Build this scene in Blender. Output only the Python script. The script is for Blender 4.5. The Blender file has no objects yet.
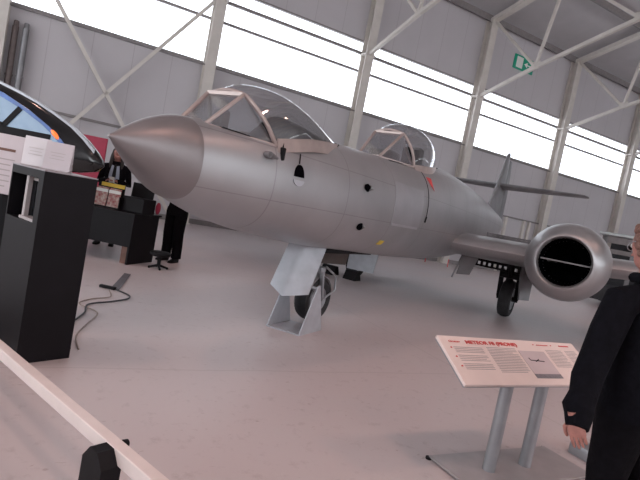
import bpy, bmesh, math, random
from mathutils import Vector, Matrix, Quaternion
random.seed(7)
C = bpy.context.scene.collection
PI = math.pi
V = Vector

# ------------------------------------------------------------------ camera numbers
F_PX = 500.0
ROLL = math.radians(11.0)
PITCH = math.atan(33 * math.cos(ROLL) / F_PX)
CAM = V((0, 0, 1.45))
_fw = V((0, math.cos(PITCH), -math.sin(PITCH))); _rt = V((1, 0, 0)); _up = V((0, math.sin(PITCH), math.cos(PITCH)))
_X = _rt * math.cos(ROLL) + _up * math.sin(ROLL)
_Y = _up * math.cos(ROLL) - _rt * math.sin(ROLL)

# ------------------------------------------------------------------ materials
def nmat(name, col, rough=.5, metal=0., spec=.5, noise=0., nscale=8., bump=0., bscale=40., col2=None, coat=0., emit=None, estr=0., rvar=0.):
    m = bpy.data.materials.new(name); m.use_nodes = True
    nt = m.node_tree; b = nt.nodes['Principled BSDF']
    b.inputs['Base Color'].default_value = (*col, 1); b.inputs['Roughness'].default_value = rough
    b.inputs['Metallic'].default_value = metal; b.inputs['Specular IOR Level'].default_value = spec
    b.inputs['Coat Weight'].default_value = coat
    if emit: b.inputs['Emission Color'].default_value = (*emit, 1); b.inputs['Emission Strength'].default_value = estr
    tc = nt.nodes.new('ShaderNodeTexCoord')
    if noise > 0 or col2 or rvar > 0:
        n = nt.nodes.new('ShaderNodeTexNoise'); n.inputs['Scale'].default_value = nscale; n.inputs['Detail'].default_value = 6
        nt.links.new(tc.outputs['Object'], n.inputs['Vector'])
        r = nt.nodes.new('ShaderNodeValToRGB'); r.color_ramp.elements[0].position = .3; r.color_ramp.elements[1].position = .7
        c2 = col2 or tuple(min(1, c * (1 + noise)) for c in col); c1 = col if col2 else tuple(c * (1 - noise) for c in col)
        r.color_ramp.elements[0].color = (*c1, 1); r.color_ramp.elements[1].color = (*c2, 1)
        nt.links.new(n.outputs['Fac'], r.inputs['Fac']); nt.links.new(r.outputs['Color'], b.inputs['Base Color'])
        if rvar > 0:
            mr = nt.nodes.new('ShaderNodeMapRange'); mr.inputs['To Min'].default_value = rough - rvar; mr.inputs['To Max'].default_value = rough + rvar
            nt.links.new(n.outputs['Fac'], mr.inputs['Value']); nt.links.new(mr.outputs['Result'], b.inputs['Roughness'])
    if bump > 0:
        n2 = nt.nodes.new('ShaderNodeTexNoise'); n2.inputs['Scale'].default_value = bscale; n2.inputs['Detail'].default_value = 4
        nt.links.new(tc.outputs['Object'], n2.inputs['Vector'])
        bp = nt.nodes.new('ShaderNodeBump'); bp.inputs['Strength'].default_value = bump; bp.inputs['Distance'].default_value = .02
        nt.links.new(n2.outputs['Fac'], bp.inputs['Height']); nt.links.new(bp.outputs['Normal'], b.inputs['Normal'])
    return m

M = {}
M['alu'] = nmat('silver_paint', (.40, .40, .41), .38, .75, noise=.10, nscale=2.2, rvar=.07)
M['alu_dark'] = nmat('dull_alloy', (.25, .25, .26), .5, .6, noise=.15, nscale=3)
M['cone'] = nmat('nose_cone_paint', (.255, .235, .24), .42, .55, noise=.08, nscale=3, rvar=.05)
M['frame'] = nmat('frame_bronze', (.43, .36, .34), .42, .5, noise=.1)
M['ggrey'] = nmat('gear_door_grey', (.44, .46, .50), .45, .2, noise=.08)
M['tyre'] = nmat('tyre_rubber', (.02, .02, .022), .75, noise=.3, nscale=20)
M['dark'] = nmat('matt_black', (.006, .0055, .007), .6, spec=.2, noise=.3, nscale=6)
M['black2'] = nmat('black_laminate', (.006, .005, .007), .5, spec=.18, noise=.2, nscale=5)
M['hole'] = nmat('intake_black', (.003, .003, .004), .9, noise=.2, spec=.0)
M['white'] = nmat('white_paper', (.62, .57, .60), .5, noise=.04)
M['acry'] = nmat('acrylic_glossy', (.60, .56, .59), .12, coat=.8, noise=.03)
M['print'] = nmat('sign_cream', (.78, .66, .62), .42, noise=.03)
M['red'] = nmat('red_print', (.60, .05, .05), .5, noise=.1)
M['redp'] = nmat('red_panel', (.33, .015, .05), .55, noise=.1)
M['grey'] = nmat('grey_metal', (.33, .34, .36), .38, .5, noise=.08)
M['tgrey'] = nmat('print_grey', (.42, .38, .38), .6, noise=.05)
M['steel'] = nmat('column_paint', (.60, .56, .52), .5, noise=.06, nscale=3)
M['steeld'] = nmat('dark_girt', (.22, .2, .2), .5, noise=.1)
M['roof'] = nmat('roof_sheet', (.44, .42, .43), .6, noise=.05, nscale=1.5)
M['green'] = nmat('exit_green', (.0, .32, .19), .4, noise=.05)
M['wht'] = nmat('sign_white', (.75, .78, .75), .4, noise=.02)
M['rail'] = nmat('rail_paint', (.76, .66, .63), .4, noise=.05, nscale=9)
M['hoodie'] = nmat('hoodie_cloth', (.0045, .0045, .007), .9, spec=.1, noise=.3, nscale=30, bump=.5, bscale=25)
M['trous'] = nmat('trouser_cloth', (.004, .0035, .005), .9, spec=.1, noise=.3, nscale=30, bump=.4, bscale=30)
M['skin'] = nmat('skin', (.40, .18, .15), .5, noise=.12, nscale=25)
M['hair_r'] = nmat('auburn_hair', (.15, .065, .05), .6, col2=(.30, .17, .135), nscale=60, bump=.8, bscale=90)
M['hair_d'] = nmat('dark_hair', (.02, .012, .01), .5, noise=.3, nscale=40)
M['shirt'] = nmat('blue_shirt', (.36, .42, .52), .8, noise=.08)
M['skirt'] = nmat('grey_blue_cloth', (.30, .33, .40), .8, noise=.08)
M['blk_gloss'] = nmat('capsule_black', (.006, .006, .007), .12, coat=.6, noise=.2)
M['trim'] = nmat('capsule_trim', (.62, .68, .74), .25, .3, noise=.05)
M['blue'] = nmat('blue_rim', (.03, .12, .42), .3, coat=.4, noise=.2, nscale=6)
M['bluegl'] = nmat('blue_glazing', (.13, .25, .42), .12, coat=.6, col2=(.20, .34, .50), nscale=3)
M['amber'] = nmat('amber_lens', (.8, .16, .04), .2, coat=.5, noise=.1, emit=(1, .22, .05), estr=.6)
M['yellow'] = nmat('leaflet_yellow', (.68, .50, .05), .5, noise=.1)
M['leafp'] = nmat('leaflet_print', (.25, .01, .02), .5, col2=(.50, .42, .36), nscale=22)
M['ramp'] = nmat('floor_ramp_grey', (.13, .125, .14), .6, noise=.15, nscale=30)
M['bgdark'] = nmat('background_dark', (.03, .03, .035), .5, noise=.3)
M['bglight'] = nmat('background_silver', (.52, .56, .56), .4, .2, noise=.06)
M['brown'] = nmat('brown_wood', (.16, .08, .06), .6, noise=.2)
M['cable'] = nmat('cable_black', (.03, .03, .035), .5, noise=.2)
M['cablec'] = nmat('cable_beige', (.30, .25, .22), .5, noise=.2)
M['lamp'] = nmat('lamp_glow', (1, .6, .35), .5, noise=.01, emit=(1, .45, .22), estr=14)

def glass_mat(name, tint, gl, rough=.02, mn=.06):
    m = bpy.data.materials.new(name); m.use_nodes = True; nt = m.node_tree
    for n in list(nt.nodes): nt.nodes.remove(n)
    o = nt.nodes.new('ShaderNodeOutputMaterial'); t = nt.nodes.new('ShaderNodeBsdfTransparent'); g = nt.nodes.new('ShaderNodeBsdfGlossy')
    t.inputs['Color'].default_value = (*tint, 1); g.inputs['Roughness'].default_value = rough; g.inputs['Color'].default_value = (.95, .95, .97, 1)
    lw = nt.nodes.new('ShaderNodeLayerWeight'); lw.inputs['Blend'].default_value = gl
    mr = nt.nodes.new('ShaderNodeMapRange'); mr.inputs['To Min'].default_value = mn; mr.inputs['To Max'].default_value = .8
    mx = nt.nodes.new('ShaderNodeMixShader')
    nt.links.new(lw.outputs['Facing'], mr.inputs['Value']); nt.links.new(mr.outputs['Result'], mx.inputs['Fac'])
    nt.links.new(t.outputs[0], mx.inputs[1]); nt.links.new(g.outputs[0], mx.inputs[2]); nt.links.new(mx.outputs[0], o.inputs['Surface'])
    return m
M['glass'] = glass_mat('canopy_glass', (.86, .88, .90), .40, .05, .14)
M['pane'] = glass_mat('window_glass', (.97, .98, 1.0), .15)

def skin_panels():
    """silver skin with faint panel joints and rivet rows, in the aircraft's own coordinates"""
    m = nmat('fuselage_skin', (.40, .40, .415), .42, .70, noise=.10, nscale=1.6, rvar=.07)
    nt = m.node_tree; b = nt.nodes['Principled BSDF']
    tc = nt.nodes.new('ShaderNodeTexCoord'); sp = nt.nodes.new('ShaderNodeSeparateXYZ'); nt.links.new(tc.outputs['Object'], sp.inputs[0])
    def saw(sock, period, width, off=0.):
        a = nt.nodes.new('ShaderNodeMath'); a.operation = 'ADD'; a.inputs[1].default_value = 50 + off; nt.links.new(sock, a.inputs[0])
        d = nt.nodes.new('ShaderNodeMath'); d.operation = 'DIVIDE'; d.inputs[1].default_value = period; nt.links.new(a.outputs[0], d.inputs[0])
        f = nt.nodes.new('ShaderNodeMath'); f.operation = 'FRACT'; nt.links.new(d.outputs[0], f.inputs[0])
        l = nt.nodes.new('ShaderNodeMath'); l.operation = 'LESS_THAN'; l.inputs[1].default_value = width / period; nt.links.new(f.outputs[0], l.inputs[0])
        return l.outputs[0]
    s1 = saw(sp.outputs['X'], 1.15, .012, .2); s2 = saw(sp.outputs['Z'], .46, .008, .1)
    mx = nt.nodes.new('ShaderNodeMath'); mx.operation = 'MAXIMUM'; nt.links.new(s1, mx.inputs[0]); nt.links.new(s2, mx.inputs[1])
    # every plate of the skin has its own slightly different polish
    br = nt.nodes.new('ShaderNodeTexVoronoi'); br.inputs['Scale'].default_value = .9; nt.links.new(tc.outputs['Object'], br.inputs['Vector'])
    hs = nt.nodes.new('ShaderNodeMixRGB'); hs.blend_type = 'MULTIPLY'; hs.inputs[0].default_value = .5
    src = b.inputs['Base Color'].links[0].from_socket
    nt.links.new(src, hs.inputs[1])
    mc = nt.nodes.new('ShaderNodeMixRGB'); mc.inputs[1].default_value = (1, 1, 1, 1); mc.inputs[2].default_value = (.55, .52, .52, 1)
    nt.links.new(mx.outputs[0], mc.inputs[0]); nt.links.new(mc.outputs[0], hs.inputs[2]); nt.links.new(hs.outputs[0], b.inputs['Base Color'])
    bp = nt.nodes.new('ShaderNodeBump'); bp.inputs['Strength'].default_value = .25; bp.inputs['Distance'].default_value = .02
    n2 = nt.nodes.new('ShaderNodeTexNoise'); n2.inputs['Scale'].default_value = 2.5; nt.links.new(tc.outputs['Object'], n2.inputs['Vector'])
    nt.links.new(n2.outputs['Fac'], bp.inputs['Height']); nt.links.new(bp.outputs['Normal'], b.inputs['Normal'])
    return m
M['skinp'] = skin_panels()

def floor_mat():
    m = bpy.data.materials.new('painted_floor'); m.use_nodes = True; nt = m.node_tree; b = nt.nodes['Principled BSDF']
    tc = nt.nodes.new('ShaderNodeTexCoord')
    n1 = nt.nodes.new('ShaderNodeTexNoise'); n1.inputs['Scale'].default_value = .35; n1.inputs['Detail'].default_value = 5
    n2 = nt.nodes.new('ShaderNodeTexNoise'); n2.inputs['Scale'].default_value = 9; n2.inputs['Detail'].default_value = 8; n2.inputs['Roughness'].default_value = .7
    for n in (n1, n2): nt.links.new(tc.outputs['Object'], n.inputs['Vector'])
    r1 = nt.nodes.new('ShaderNodeValToRGB'); r1.color_ramp.elements[0].position = .35; r1.color_ramp.elements[1].position = .65
    r1.color_ramp.elements[0].color = (.53, .49, .50, 1); r1.color_ramp.elements[1].color = (.55, .48, .48, 1)
    r2 = nt.nodes.new('ShaderNodeValToRGB'); r2.color_ramp.elements[0].position = .28; r2.color_ramp.elements[1].position = .45
    r2.color_ramp.elements[0].color = (.80, .77, .77, 1); r2.color_ramp.elements[1].color = (1, 1, 1, 1)
    mu = nt.nodes.new('ShaderNodeMixRGB'); mu.blend_type = 'MULTIPLY'; mu.inputs[0].default_value = 1
    nt.links.new(n1.outputs['Fac'], r1.inputs[0]); nt.links.new(n2.outputs['Fac'], r2.inputs[0])
    nt.links.new(r1.outputs[0], mu.inputs[1]); nt.links.new(r2.outputs[0], mu.inputs[2]); nt.links.new(mu.outputs[0], b.inputs['Base Color'])
    sp = nt.nodes.new('ShaderNodeSeparateXYZ'); nt.links.new(tc.outputs['Object'], sp.inputs[0])
    n3 = nt.nodes.new('ShaderNodeTexNoise'); n3.inputs['Scale'].default_value = 1.3; n3.inputs['Detail'].default_value = 3; nt.links.new(tc.outputs['Object'], n3.inputs['Vector'])
    def joint(sock, off):
        w1 = nt.nodes.new('ShaderNodeMath'); w1.operation = 'MULTIPLY_ADD'; w1.inputs[1].default_value = .06; nt.links.new(n3.outputs['Fac'], w1.inputs[0]); nt.links.new(sock, w1.inputs[2])
        a = nt.nodes.new('ShaderNodeMath'); a.operation = 'MULTIPLY_ADD'; a.inputs[1].default_value = 1 / 4.5; a.inputs[2].default_value = off; nt.links.new(w1.outputs[0], a.inputs[0])
        f = nt.nodes.new('ShaderNodeMath'); f.operation = 'FRACT'; nt.links.new(a.outputs[0], f.inputs[0])
        l = nt.nodes.new('ShaderNodeMath'); l.operation = 'LESS_THAN'; l.inputs[1].default_value = .004; nt.links.new(f.outputs[0], l.inputs[0]); return l.outputs[0]
    mxj = nt.nodes.new('ShaderNodeMath'); mxj.operation = 'MAXIMUM'; nt.links.new(joint(sp.outputs['X'], 10.3), mxj.inputs[0]); nt.links.new(joint(sp.outputs['Y'], 10.1), mxj.inputs[1])
    mj = nt.nodes.new('ShaderNodeMixRGB'); mj.inputs[2].default_value = (.47, .42, .42, 1); nt.links.new(mxj.outputs[0], mj.inputs[0]); nt.links.new(mu.outputs[0], mj.inputs[1])
    # scuffs: short dark scratches
    n4 = nt.nodes.new('ShaderNodeTexNoise'); n4.inputs['Scale'].default_value = 14; n4.inputs['Detail'].default_value = 2; n4.inputs['Distortion'].default_value = 1.5
    mp = nt.nodes.new('ShaderNodeMapping'); mp.inputs['Scale'].default_value = (.5, 1.6, 1); mp.inputs['Rotation'].default_value = (0, 0, .6); nt.links.new(tc.outputs['Object'], mp.inputs[0]); nt.links.new(mp.outputs[0], n4.inputs['Vector'])
    r4 = nt.nodes.new('ShaderNodeValToRGB'); r4.color_ramp.elements[0].position = .70; r4.color_ramp.elements[1].position = .76; r4.color_ramp.elements[0].color = (0, 0, 0, 1); r4.color_ramp.elements[1].color = (.5, .5, .5, 1)
    nt.links.new(n4.outputs['Fac'], r4.inputs[0]); ms = nt.nodes.new('ShaderNodeMixRGB'); ms.inputs[2].default_value = (.30, .22, .20, 1); nt.links.new(r4.outputs[0], ms.inputs[0]); nt.links.new(mj.outputs[0], ms.inputs[1]); nt.links.new(ms.outputs[0], b.inputs['Base Color'])
    mr = nt.nodes.new('ShaderNodeMapRange'); mr.inputs['To Min'].default_value = .32; mr.inputs['To Max'].default_value = .5
    nt.links.new(n2.outputs['Fac'], mr.inputs[0]); nt.links.new(mr.outputs[0], b.inputs['Roughness'])
    b.inputs['Specular IOR Level'].default_value = .45
    return m

def wall_mat():
    m = nmat('wall_cladding', (.50, .475, .495), .6, noise=.03, nscale=.8)
    nt = m.node_tree; b = nt.nodes['Principled BSDF']
    tc = nt.nodes.new('ShaderNodeTexCoord'); sp = nt.nodes.new('ShaderNodeSeparateXYZ'); nt.links.new(tc.outputs['Object'], sp.inputs[0])
    d = nt.nodes.new('ShaderNodeMath'); d.operation = 'FRACT'
    a = nt.nodes.new('ShaderNodeMath'); a.operation = 'MULTIPLY'; a.inputs[1].default_value = 1 / 1.2; nt.links.new(sp.outputs['X'], a.inputs[0]); nt.links.new(a.outputs[0], d.inputs[0])
    l = nt.nodes.new('ShaderNodeMath'); l.operation = 'LESS_THAN'; l.inputs[1].default_value = .02; nt.links.new(d.outputs[0], l.inputs[0])
    mc = nt.nodes.new('ShaderNodeMixRGB'); mc.inputs[2].default_value = (.42, .39, .41, 1)
    nt.links.new(b.inputs['Base Color'].links[0].from_socket, mc.inputs[1]); nt.links.new(l.outputs[0], mc.inputs[0]); nt.links.new(mc.outputs[0], b.inputs['Base Color'])
    return m

# ------------------------------------------------------------------ mesh helpers
class MB:
    def __init__(s): s.b = bmesh.new()
    def box(s, c, size, mat=None, bev=0.):
        t = bmesh.new(); bmesh.ops.create_cube(t, size=1)
        for v in t.verts: v.co = V((v.co.x * size[0], v.co.y * size[1], v.co.z * size[2]))
        if bev > 0: bmesh.ops.bevel(t, geom=t.edges[:], offset=bev, segments=2, affect='EDGES', profile=.5)
        mt = Matrix.Translation(V(c)) @ (mat or Matrix())
        t.transform(mt); s._add(t); return s
    def _add(s, t):
        me = bpy.data.meshes.new('tmp'); t.to_mesh(me); t.free(); s.b.from_mesh(me); bpy.data.meshes.remove(me)
    def bar(s, p, q, w, h=None, up=(0, 0, 1), bev=0.):
        p = V(p); q = V(q); d = q - p; L = d.length; z = d.normalized(); u = V(up)
        if abs(z.dot(u)) > .98: u = V((1, 0, 0))
        x = u.cross(z).normalized(); y = z.cross(x)
        R = Matrix((x, y, z)).transposed().to_4x4()
        return s.box((p + q) / 2, (w, h or w, L), R, bev)
    def loft(s, rings, cap=True, closed=True):
        vs = [[s.b.verts.new(V(p)) for p in r] for r in rings]; n = len(rings[0])
        for a, b in zip(vs, vs[1:]):
            for i in range(n if closed else n - 1):
                j = (i + 1) % n
                try: s.b.faces.new((a[i], a[j], b[j], b[i]))
                except ValueError: pass
        if cap and closed:
            for r in (vs[0], vs[-1]):
                try: s.b.faces.new(r)
                except ValueError: pass
        return s
    def tube(s, pts, r, n=12, cap=True):
        pts = [V(p) for p in pts]; rs = r if isinstance(r, (list, tuple)) else [r] * len(pts); rings = []; prev = None
        for i, p in enumerate(pts):
            d = (pts[min(i + 1, len(pts) - 1)] - pts[max(i - 1, 0)]).normalized()
            if prev is None:
                u = V((0, 0, 1)) if abs(d.z) < .9 else V((1, 0, 0)); x = u.cross(d).normalized()
            else: x = (prev - d * prev.dot(d)).normalized()
            prev = x; y = d.cross(x)
            rings.append([p + (x * math.cos(2 * PI * k / n) + y * math.sin(2 * PI * k / n)) * rs[i] for k in range(n)])
        return s.loft(rings, cap)
    def lathe(s, prof, origin, axis, n=32, cap=False):
        axis = V(axis).normalized(); u = V((0, 0, 1)) if abs(axis.z) < .9 else V((1, 0, 0)); x = u.cross(axis).normalized(); y = axis.cross(x)
        o = V(origin)
        return s.loft([[o + axis * a + (x * math.cos(2 * PI * k / n) + y * math.sin(2 * PI * k / n)) * r for k in range(n)] for a, r in prof], cap)
    def prism(s, poly, off):
        off = V(off); a = [V(p) for p in poly]
        return s.loft([a, [p + off for p in a]])
    def sphere(s, c, r, sc=(1, 1, 1), n=16, mat=None):
        t = bmesh.new(); bmesh.ops.create_uvsphere(t, u_segments=n, v_segments=n // 2 + 2, radius=r)
        for v in t.verts: v.co = V((v.co.x * sc[0], v.co.y * sc[1], v.co.z * sc[2]))
        t.transform(Matrix.Translation(V(c)) @ (mat or Matrix())); s._add(t); return s
    def build(s, name, mat, parent=None, smooth=True, ang=38, label=None):
        bmesh.ops.recalc_face_normals(s.b, faces=s.b.faces[:])
        for f in s.b.faces: f.smooth = smooth
        if smooth:
            for e in s.b.edges:
                if len(e.link_faces) == 2 and e.calc_face_angle(0) > math.radians(ang): e.smooth = False
        me = bpy.data.meshes.new(name); s.b.to_mesh(me); s.b.free()
        me.materials.append(mat); o = bpy.data.objects.new(name, me); C.objects.link(o)
        if parent is not None: o.parent = parent
        if label: o['label'] = label
        return o

def tag(o, label, cat, group=None, kind=None):
    o['label'] = label; o['category'] = cat
    if group: o['group'] = group
    if kind: o['kind'] = kind
    return o
def struct(o): o['kind'] = 'structure'; return o
def empty(name, loc, rz=0):
    o = bpy.data.objects.new(name, None); C.objects.link(o); o.location = loc; o.rotation_euler = (0, 0, rz); o.empty_display_size = .2
    return o
def text_mesh(name, txt, size, mat, loc, R, parent, bold=.0, align='LEFT', sx=1.0):
    cu = bpy.data.curves.new('tmp_text', 'FONT'); cu.body = txt; cu.size = size; cu.extrude = .0008; cu.offset = bold; cu.align_x = align
    t = bpy.data.objects.new('tmp_text', cu); C.objects.link(t)
    dg = bpy.context.evaluated_depsgraph_get(); me = bpy.data.meshes.new_from_object(t.evaluated_get(dg))
    bpy.data.objects.remove(t); me.name = name
    me.transform(Matrix.Translation(V(loc)) @ R @ Matrix.Diagonal((sx, 1, 1, 1)))
    me.materials.clear(); me.materials.append(mat); o = bpy.data.objects.new(name, me); C.objects.link(o); o.parent = parent
    return o
def interp(tab, x):
    if x <= tab[0][0]: return tab[0][1:]
    for a, b in zip(tab, tab[1:]):
        if x <= b[0]:
            t = (x - a[0]) / (b[0] - a[0]); t = t
            return tuple(p + (q - p) * t for p, q in zip(a[1:], b[1:]))
    return tab[-1][1:]
def smooth_interp(tab, x):
    """Catmull-Rom through the table rows"""
    n = len(tab)
    if x <= tab[0][0]: return tab[0][1:]
    if x >= tab[-1][0]: return tab[-1][1:]
    for i in range(n - 1):
        if x <= tab[i + 1][0]: break
    x0, x1 = tab[i][0], tab[i + 1][0]; h = x1 - x0; t = (x - x0) / h; out = []
    for k in range(1, len(tab[0])):
        y0, y1 = tab[i][k], tab[i + 1][k]
        m0 = (y1 - tab[i - 1][k]) / (x1 - tab[i - 1][0]) if i > 0 else (y1 - y0) / h
        m1 = (tab[i + 2][k] - y0) / (tab[i + 2][0] - x0) if i + 2 < n else (y1 - y0) / h
        out.append((2*t**3 - 3*t*t + 1)*y0 + (t**3 - 2*t*t + t)*h*m0 + (-2*t**3 + 3*t*t)*y1 + (t**3 - t*t)*h*m1)
    return tuple(out)

# ================================================================== HALL
WD = V((.8805, .474, 0)).normalized(); WN = V((WD.y, -WD.x, 0)); W0 = V((.3565, 20.34, 0))
WR = math.atan2(WD.y, WD.x)
def wl(x, n, z): return W0 + WD * x + WN * n + V((0, 0, z))    # wall frame -> world
RW = Matrix.Rotation(WR, 4, 'Z')
X0, X1 = -24, 48          # the hall's extent along the long wall
DEPTH = 34.0              # its width
EAVE, RIDGE = 11.15, 15.4
SILL, HEAD = 5.55, 8.2

def wbox(mb, x0, x1, n0, n1, z0, z1, bev=0):
    return mb.box(wl((x0 + x1) / 2, (n0 + n1) / 2, (z0 + z1) / 2), (x1 - x0, abs(n1 - n0), z1 - z0), RW, bev)
def flat(name, mb, mat):   # meshes of the hall get their own frame so textures follow the wall
    o = mb.build(name, mat, smooth=False)
    o.data.transform(RW.inverted() @ Matrix.Translation(-W0)); o.location = W0; o.rotation_euler = (0, 0, WR); return struct(o)

fm = floor_mat()
mb = MB(); wbox(mb, X0, X1, -.3, DEPTH, -.2, 0); flat('floor', mb, fm)
wm = wall_mat()
mb = MB(); wbox(mb, X0, X1, -.15, -.02, 0, SILL); wbox(mb, X0, X1, -.15, -.02, HEAD, EAVE + .1); flat('wall_back', mb, wm)
mb = MB(); wbox(mb, X0, X1, DEPTH, DEPTH + .15, 0, 4.2); wbox(mb, X0, X1, DEPTH, DEPTH + .15, 9.8, EAVE + .1); flat('wall_front', mb, wm)
for nm, xx in (('wall_right', X1),):
    mb = MB(); P = [wl(xx, -.15, 0), wl(xx, DEPTH, 0), wl(xx, DEPTH, EAVE), wl(xx, DEPTH / 2, RIDGE), wl(xx, -.15, EAVE)]
    mb.prism(P, WD * .15); flat(nm, mb, wm)
mb = MB()
mb.prism([wl(X0, -.4, EAVE + .12), wl(X0, DEPTH / 2, RIDGE + .12), wl(X0, DEPTH / 2, RIDGE + .32), wl(X0, -.4, EAVE + .32)], WD * (X1 - X0))
mb.prism([wl(X0, DEPTH + .4, EAVE + .12), wl(X0, DEPTH / 2, RIDGE + .12), wl(X0, DEPTH / 2, RIDGE + .32), wl(X0, DEPTH + .4, EAVE + .32)], WD * (X1 - X0))
flat('ceiling', mb, M['roof'])
mb = MB(); wbox(mb, X0, X0 + .15, -.15, 3, 0, EAVE); wbox(mb, X0, X0 + .15, 20, DEPTH, 0, EAVE); wbox(mb, X0, X0 + .15, 3, 20, 9.0, EAVE)
mb.prism([wl(X0, -.15, EAVE), wl(X0, DEPTH, EAVE), wl(X0, DEPTH / 2, RIDGE)], WD * .15); flat('wall_left', mb, wm)
def rz(n): return EAVE + (RIDGE - EAVE) * (n / (DEPTH / 2) if n < DEPTH / 2 else (DEPTH - n) / (DEPTH / 2))

wi = 0
cols = list(range(-24, 49, 6))
for a, b in zip(cols, cols[1:]):
    wi += 1
    fr = MB()
    wbox(fr, a, b, -.14, .0, SILL - .03, SILL + .03); wbox(fr, a, b, -.14, .0, HEAD - .03, HEAD + .03)
    wbox(fr, a, b, -.12, -.02, 7.01, 7.09); wbox(fr, a, b, -.12, -.02, 7.70, 7.80)
    o = flat('window_%d' % wi, fr, M['steeld'])
    g = MB(); wbox(g, a, b, -.1, -.094, SILL, HEAD); gl = g.build('pane', M['pane'], smooth=False)
    gl.data.transform(RW.inverted() @ Matrix.Translation(-W0)); gl.parent = o
# columns: I section with flanges, one object each
for i, x in enumerate(cols):
    mb = MB(); wbox(mb, x - .18, x + .18, .36, .40, 0, EAVE); wbox(mb, x - .18, x + .18, 0, .04, 0, EAVE); wbox(mb, x - .012, x + .012, .04, .36, 0, EAVE)
    wbox(mb, x - .22, x + .22, -.01, .44, 7.62, 7.68); wbox(mb, x - .25, x + .25, -.01, .46, 0, .03)
    o = mb.build('steel_column', M['steel'], smooth=False); struct(o); o.name = 'trim_%d' % (i + 1)
# portal rafters with the lattice below
ti = len(cols)
for i, x in enumerate(cols):
    ti += 1
    mb = MB(); up = WN
    def P(n, z): return wl(x, n, z)
    mb.bar(P(.2, rz(.2) - .14), P(DEPTH / 2, RIDGE - .14), .18, .3, up=WD); mb.bar(P(DEPTH - .2, rz(.2) - .14), P(DEPTH / 2, RIDGE - .14), .18, .3, up=WD)
    lo = [(.4, 7.7), (3.1, 8.55), (7.0, 9.55), (11, 10.9), (DEPTH / 2, 12.6)]
    for (n0, z0), (n1, z1) in zip(lo, lo[1:]): mb.bar(P(n0, z0), P(n1, z1), .13, .13, up=WD)
    for (n0, z0), (n1, z1) in zip(lo, lo[1:]): mb.bar(P(DEPTH - n0, z0), P(DEPTH - n1, z1), .13, .13, up=WD)
    for (na, nb, nc) in ((.45, 3.1, 3.7), (3.9, 7.0, 7.6), (7.8, 11.0, 11.6)):
        zb = interp([(q[0], q[1]) for q in lo], nb)[0]
        mb.bar(P(na, rz(na) - .3), P(nb, zb), .1, .1, up=WD); mb.bar(P(nc, rz(nc) - .3), P(nb, zb), .1, .1, up=WD)
        mb.box(P(nb, zb + .08), (.03, .4, .3), RW)
        mb.bar(P(DEPTH - na, rz(na) - .3), P(DEPTH - nb, zb), .1, .1, up=WD); mb.bar(P(DEPTH - nc, rz(nc) - .3), P(DEPTH - nb, zb), .1, .1, up=WD)
    mb.bar(P(DEPTH / 2, 12.6), P(DEPTH / 2, RIDGE - .2), .1, .1, up=WD)
    o = mb.build('trim_%d' % ti, M['steel'], smooth=False); struct(o)
# purlins under the roof, each a run of its own
for n in (.15, 3.4, 6.6, 9.8, 13.0, 16.2):
    ti += 1
    mb = MB(); wbox(mb, X0, X1, n - .05, n + .05, rz(n) - .16, rz(n) + .1); o = flat('trim_%d' % ti, mb, M['steeld'])
# wall girts
for z, h in ((2.75, .04), (SILL - .07, .03)):
    ti += 1
    mb = MB(); wbox(mb, X0, X1, -.02, .05, z - h, z + h); flat('trim_%d' % ti, mb, M['steeld'])
# X bracing in the left bay
for (a, b) in (((-12, 7.7), (-6.4, .1)), ((-6, 7.8), (-11.6, .1))):
    ti += 1
    mb = MB(); mb.bar(wl(a[0], .3, a[1]), wl(b[0], .3, b[1]), .11, .1, up=WN); o = mb.build('trim_%d' % ti, M['steel'], smooth=False); struct(o)
# low bumper line along the wall foot
mb = MB(); wbox(mb, X0, X1, -.02, .03, 0, .18); o = flat('baseboard_back', mb, M['steeld'])
# vertical posts low on the wall behind the tail
for x in (9.6, 10.9, 11.3):
    ti += 1
    mb = MB(); wbox(mb, x - .07, x + .07, -.02, .1, 0, 2.72); flat('trim_%d' % ti, mb, M['steel'])
# brown pipe pair beside the far left column
for k, x in enumerate((-11.62, -11.36)):
    mb = MB(); mb.tube([wl(x, .16, 0), wl(x, .16, 4.9)], .085, 12); mb.tube([wl(x, .16, 4.88), wl(x, .10, 5.05)], .07, 10)
    mb.box(wl(x, .13, 3.5), (.2, .16, .05), RW)
    o = mb.build('drain_pipe', nmat('pipe_brown', (.13, .10, .095), .5, noise=.2) if k == 0 else M['alu_dark'])
    tag(o, 'dark brown vertical pipe next to the far left steel column' if k == 0 else 'grey vertical pipe right of the brown pipe by the left column', 'pipe')

# EXIT pictogram board high on the wall
ex = empty('exit_sign', wl(8.6, 0, 9.95), WR)
tag(ex, 'green emergency exit sign with white door and arrow high on wall', 'sign')
def exb(x0, x1, z0, z1, n0, n1, nm, mt, lab=None):
    m_ = MB(); m_.box(((x0 + x1) / 2, -(n0 + n1) / 2, (z0 + z1) / 2), (x1 - x0, n1 - n0, z1 - z0)); return m_.build(nm, mt, ex, smooth=False, label=lab)
m_ = MB(); m_.box((0, .0, 0), (1.35, .06, .66), None, .02); m_.build('backing_board', M['green'], ex)
exb(-.52, -.10, -.25, .25, .03, .036, 'door_symbol', M['wht'])
m_ = MB(); m_.bar((.22, -.034, 0), (.46, -.034, 0), .06, .006, up=(0, 1, 0)); m_.prism([(.0, -.031, 0), (.22, -.031, .13), (.22, -.031, -.13)], (0, -.006, 0)); m_.build('arrow_symbol', M['wht'], ex, smooth=False)

# red exhibition panel and what else stands far back
mb = MB(); mb.box((-6.45, 12.0, 1.05), (2.0, .06, 2.06), Matrix.Rotation(.06, 4, 'Z'), .01)
o = mb.build('exhibition_panel', M['redp'], smooth=False); tag(o, 'plain dark red exhibition panel standing behind the black simulator capsule', 'panel')

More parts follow.
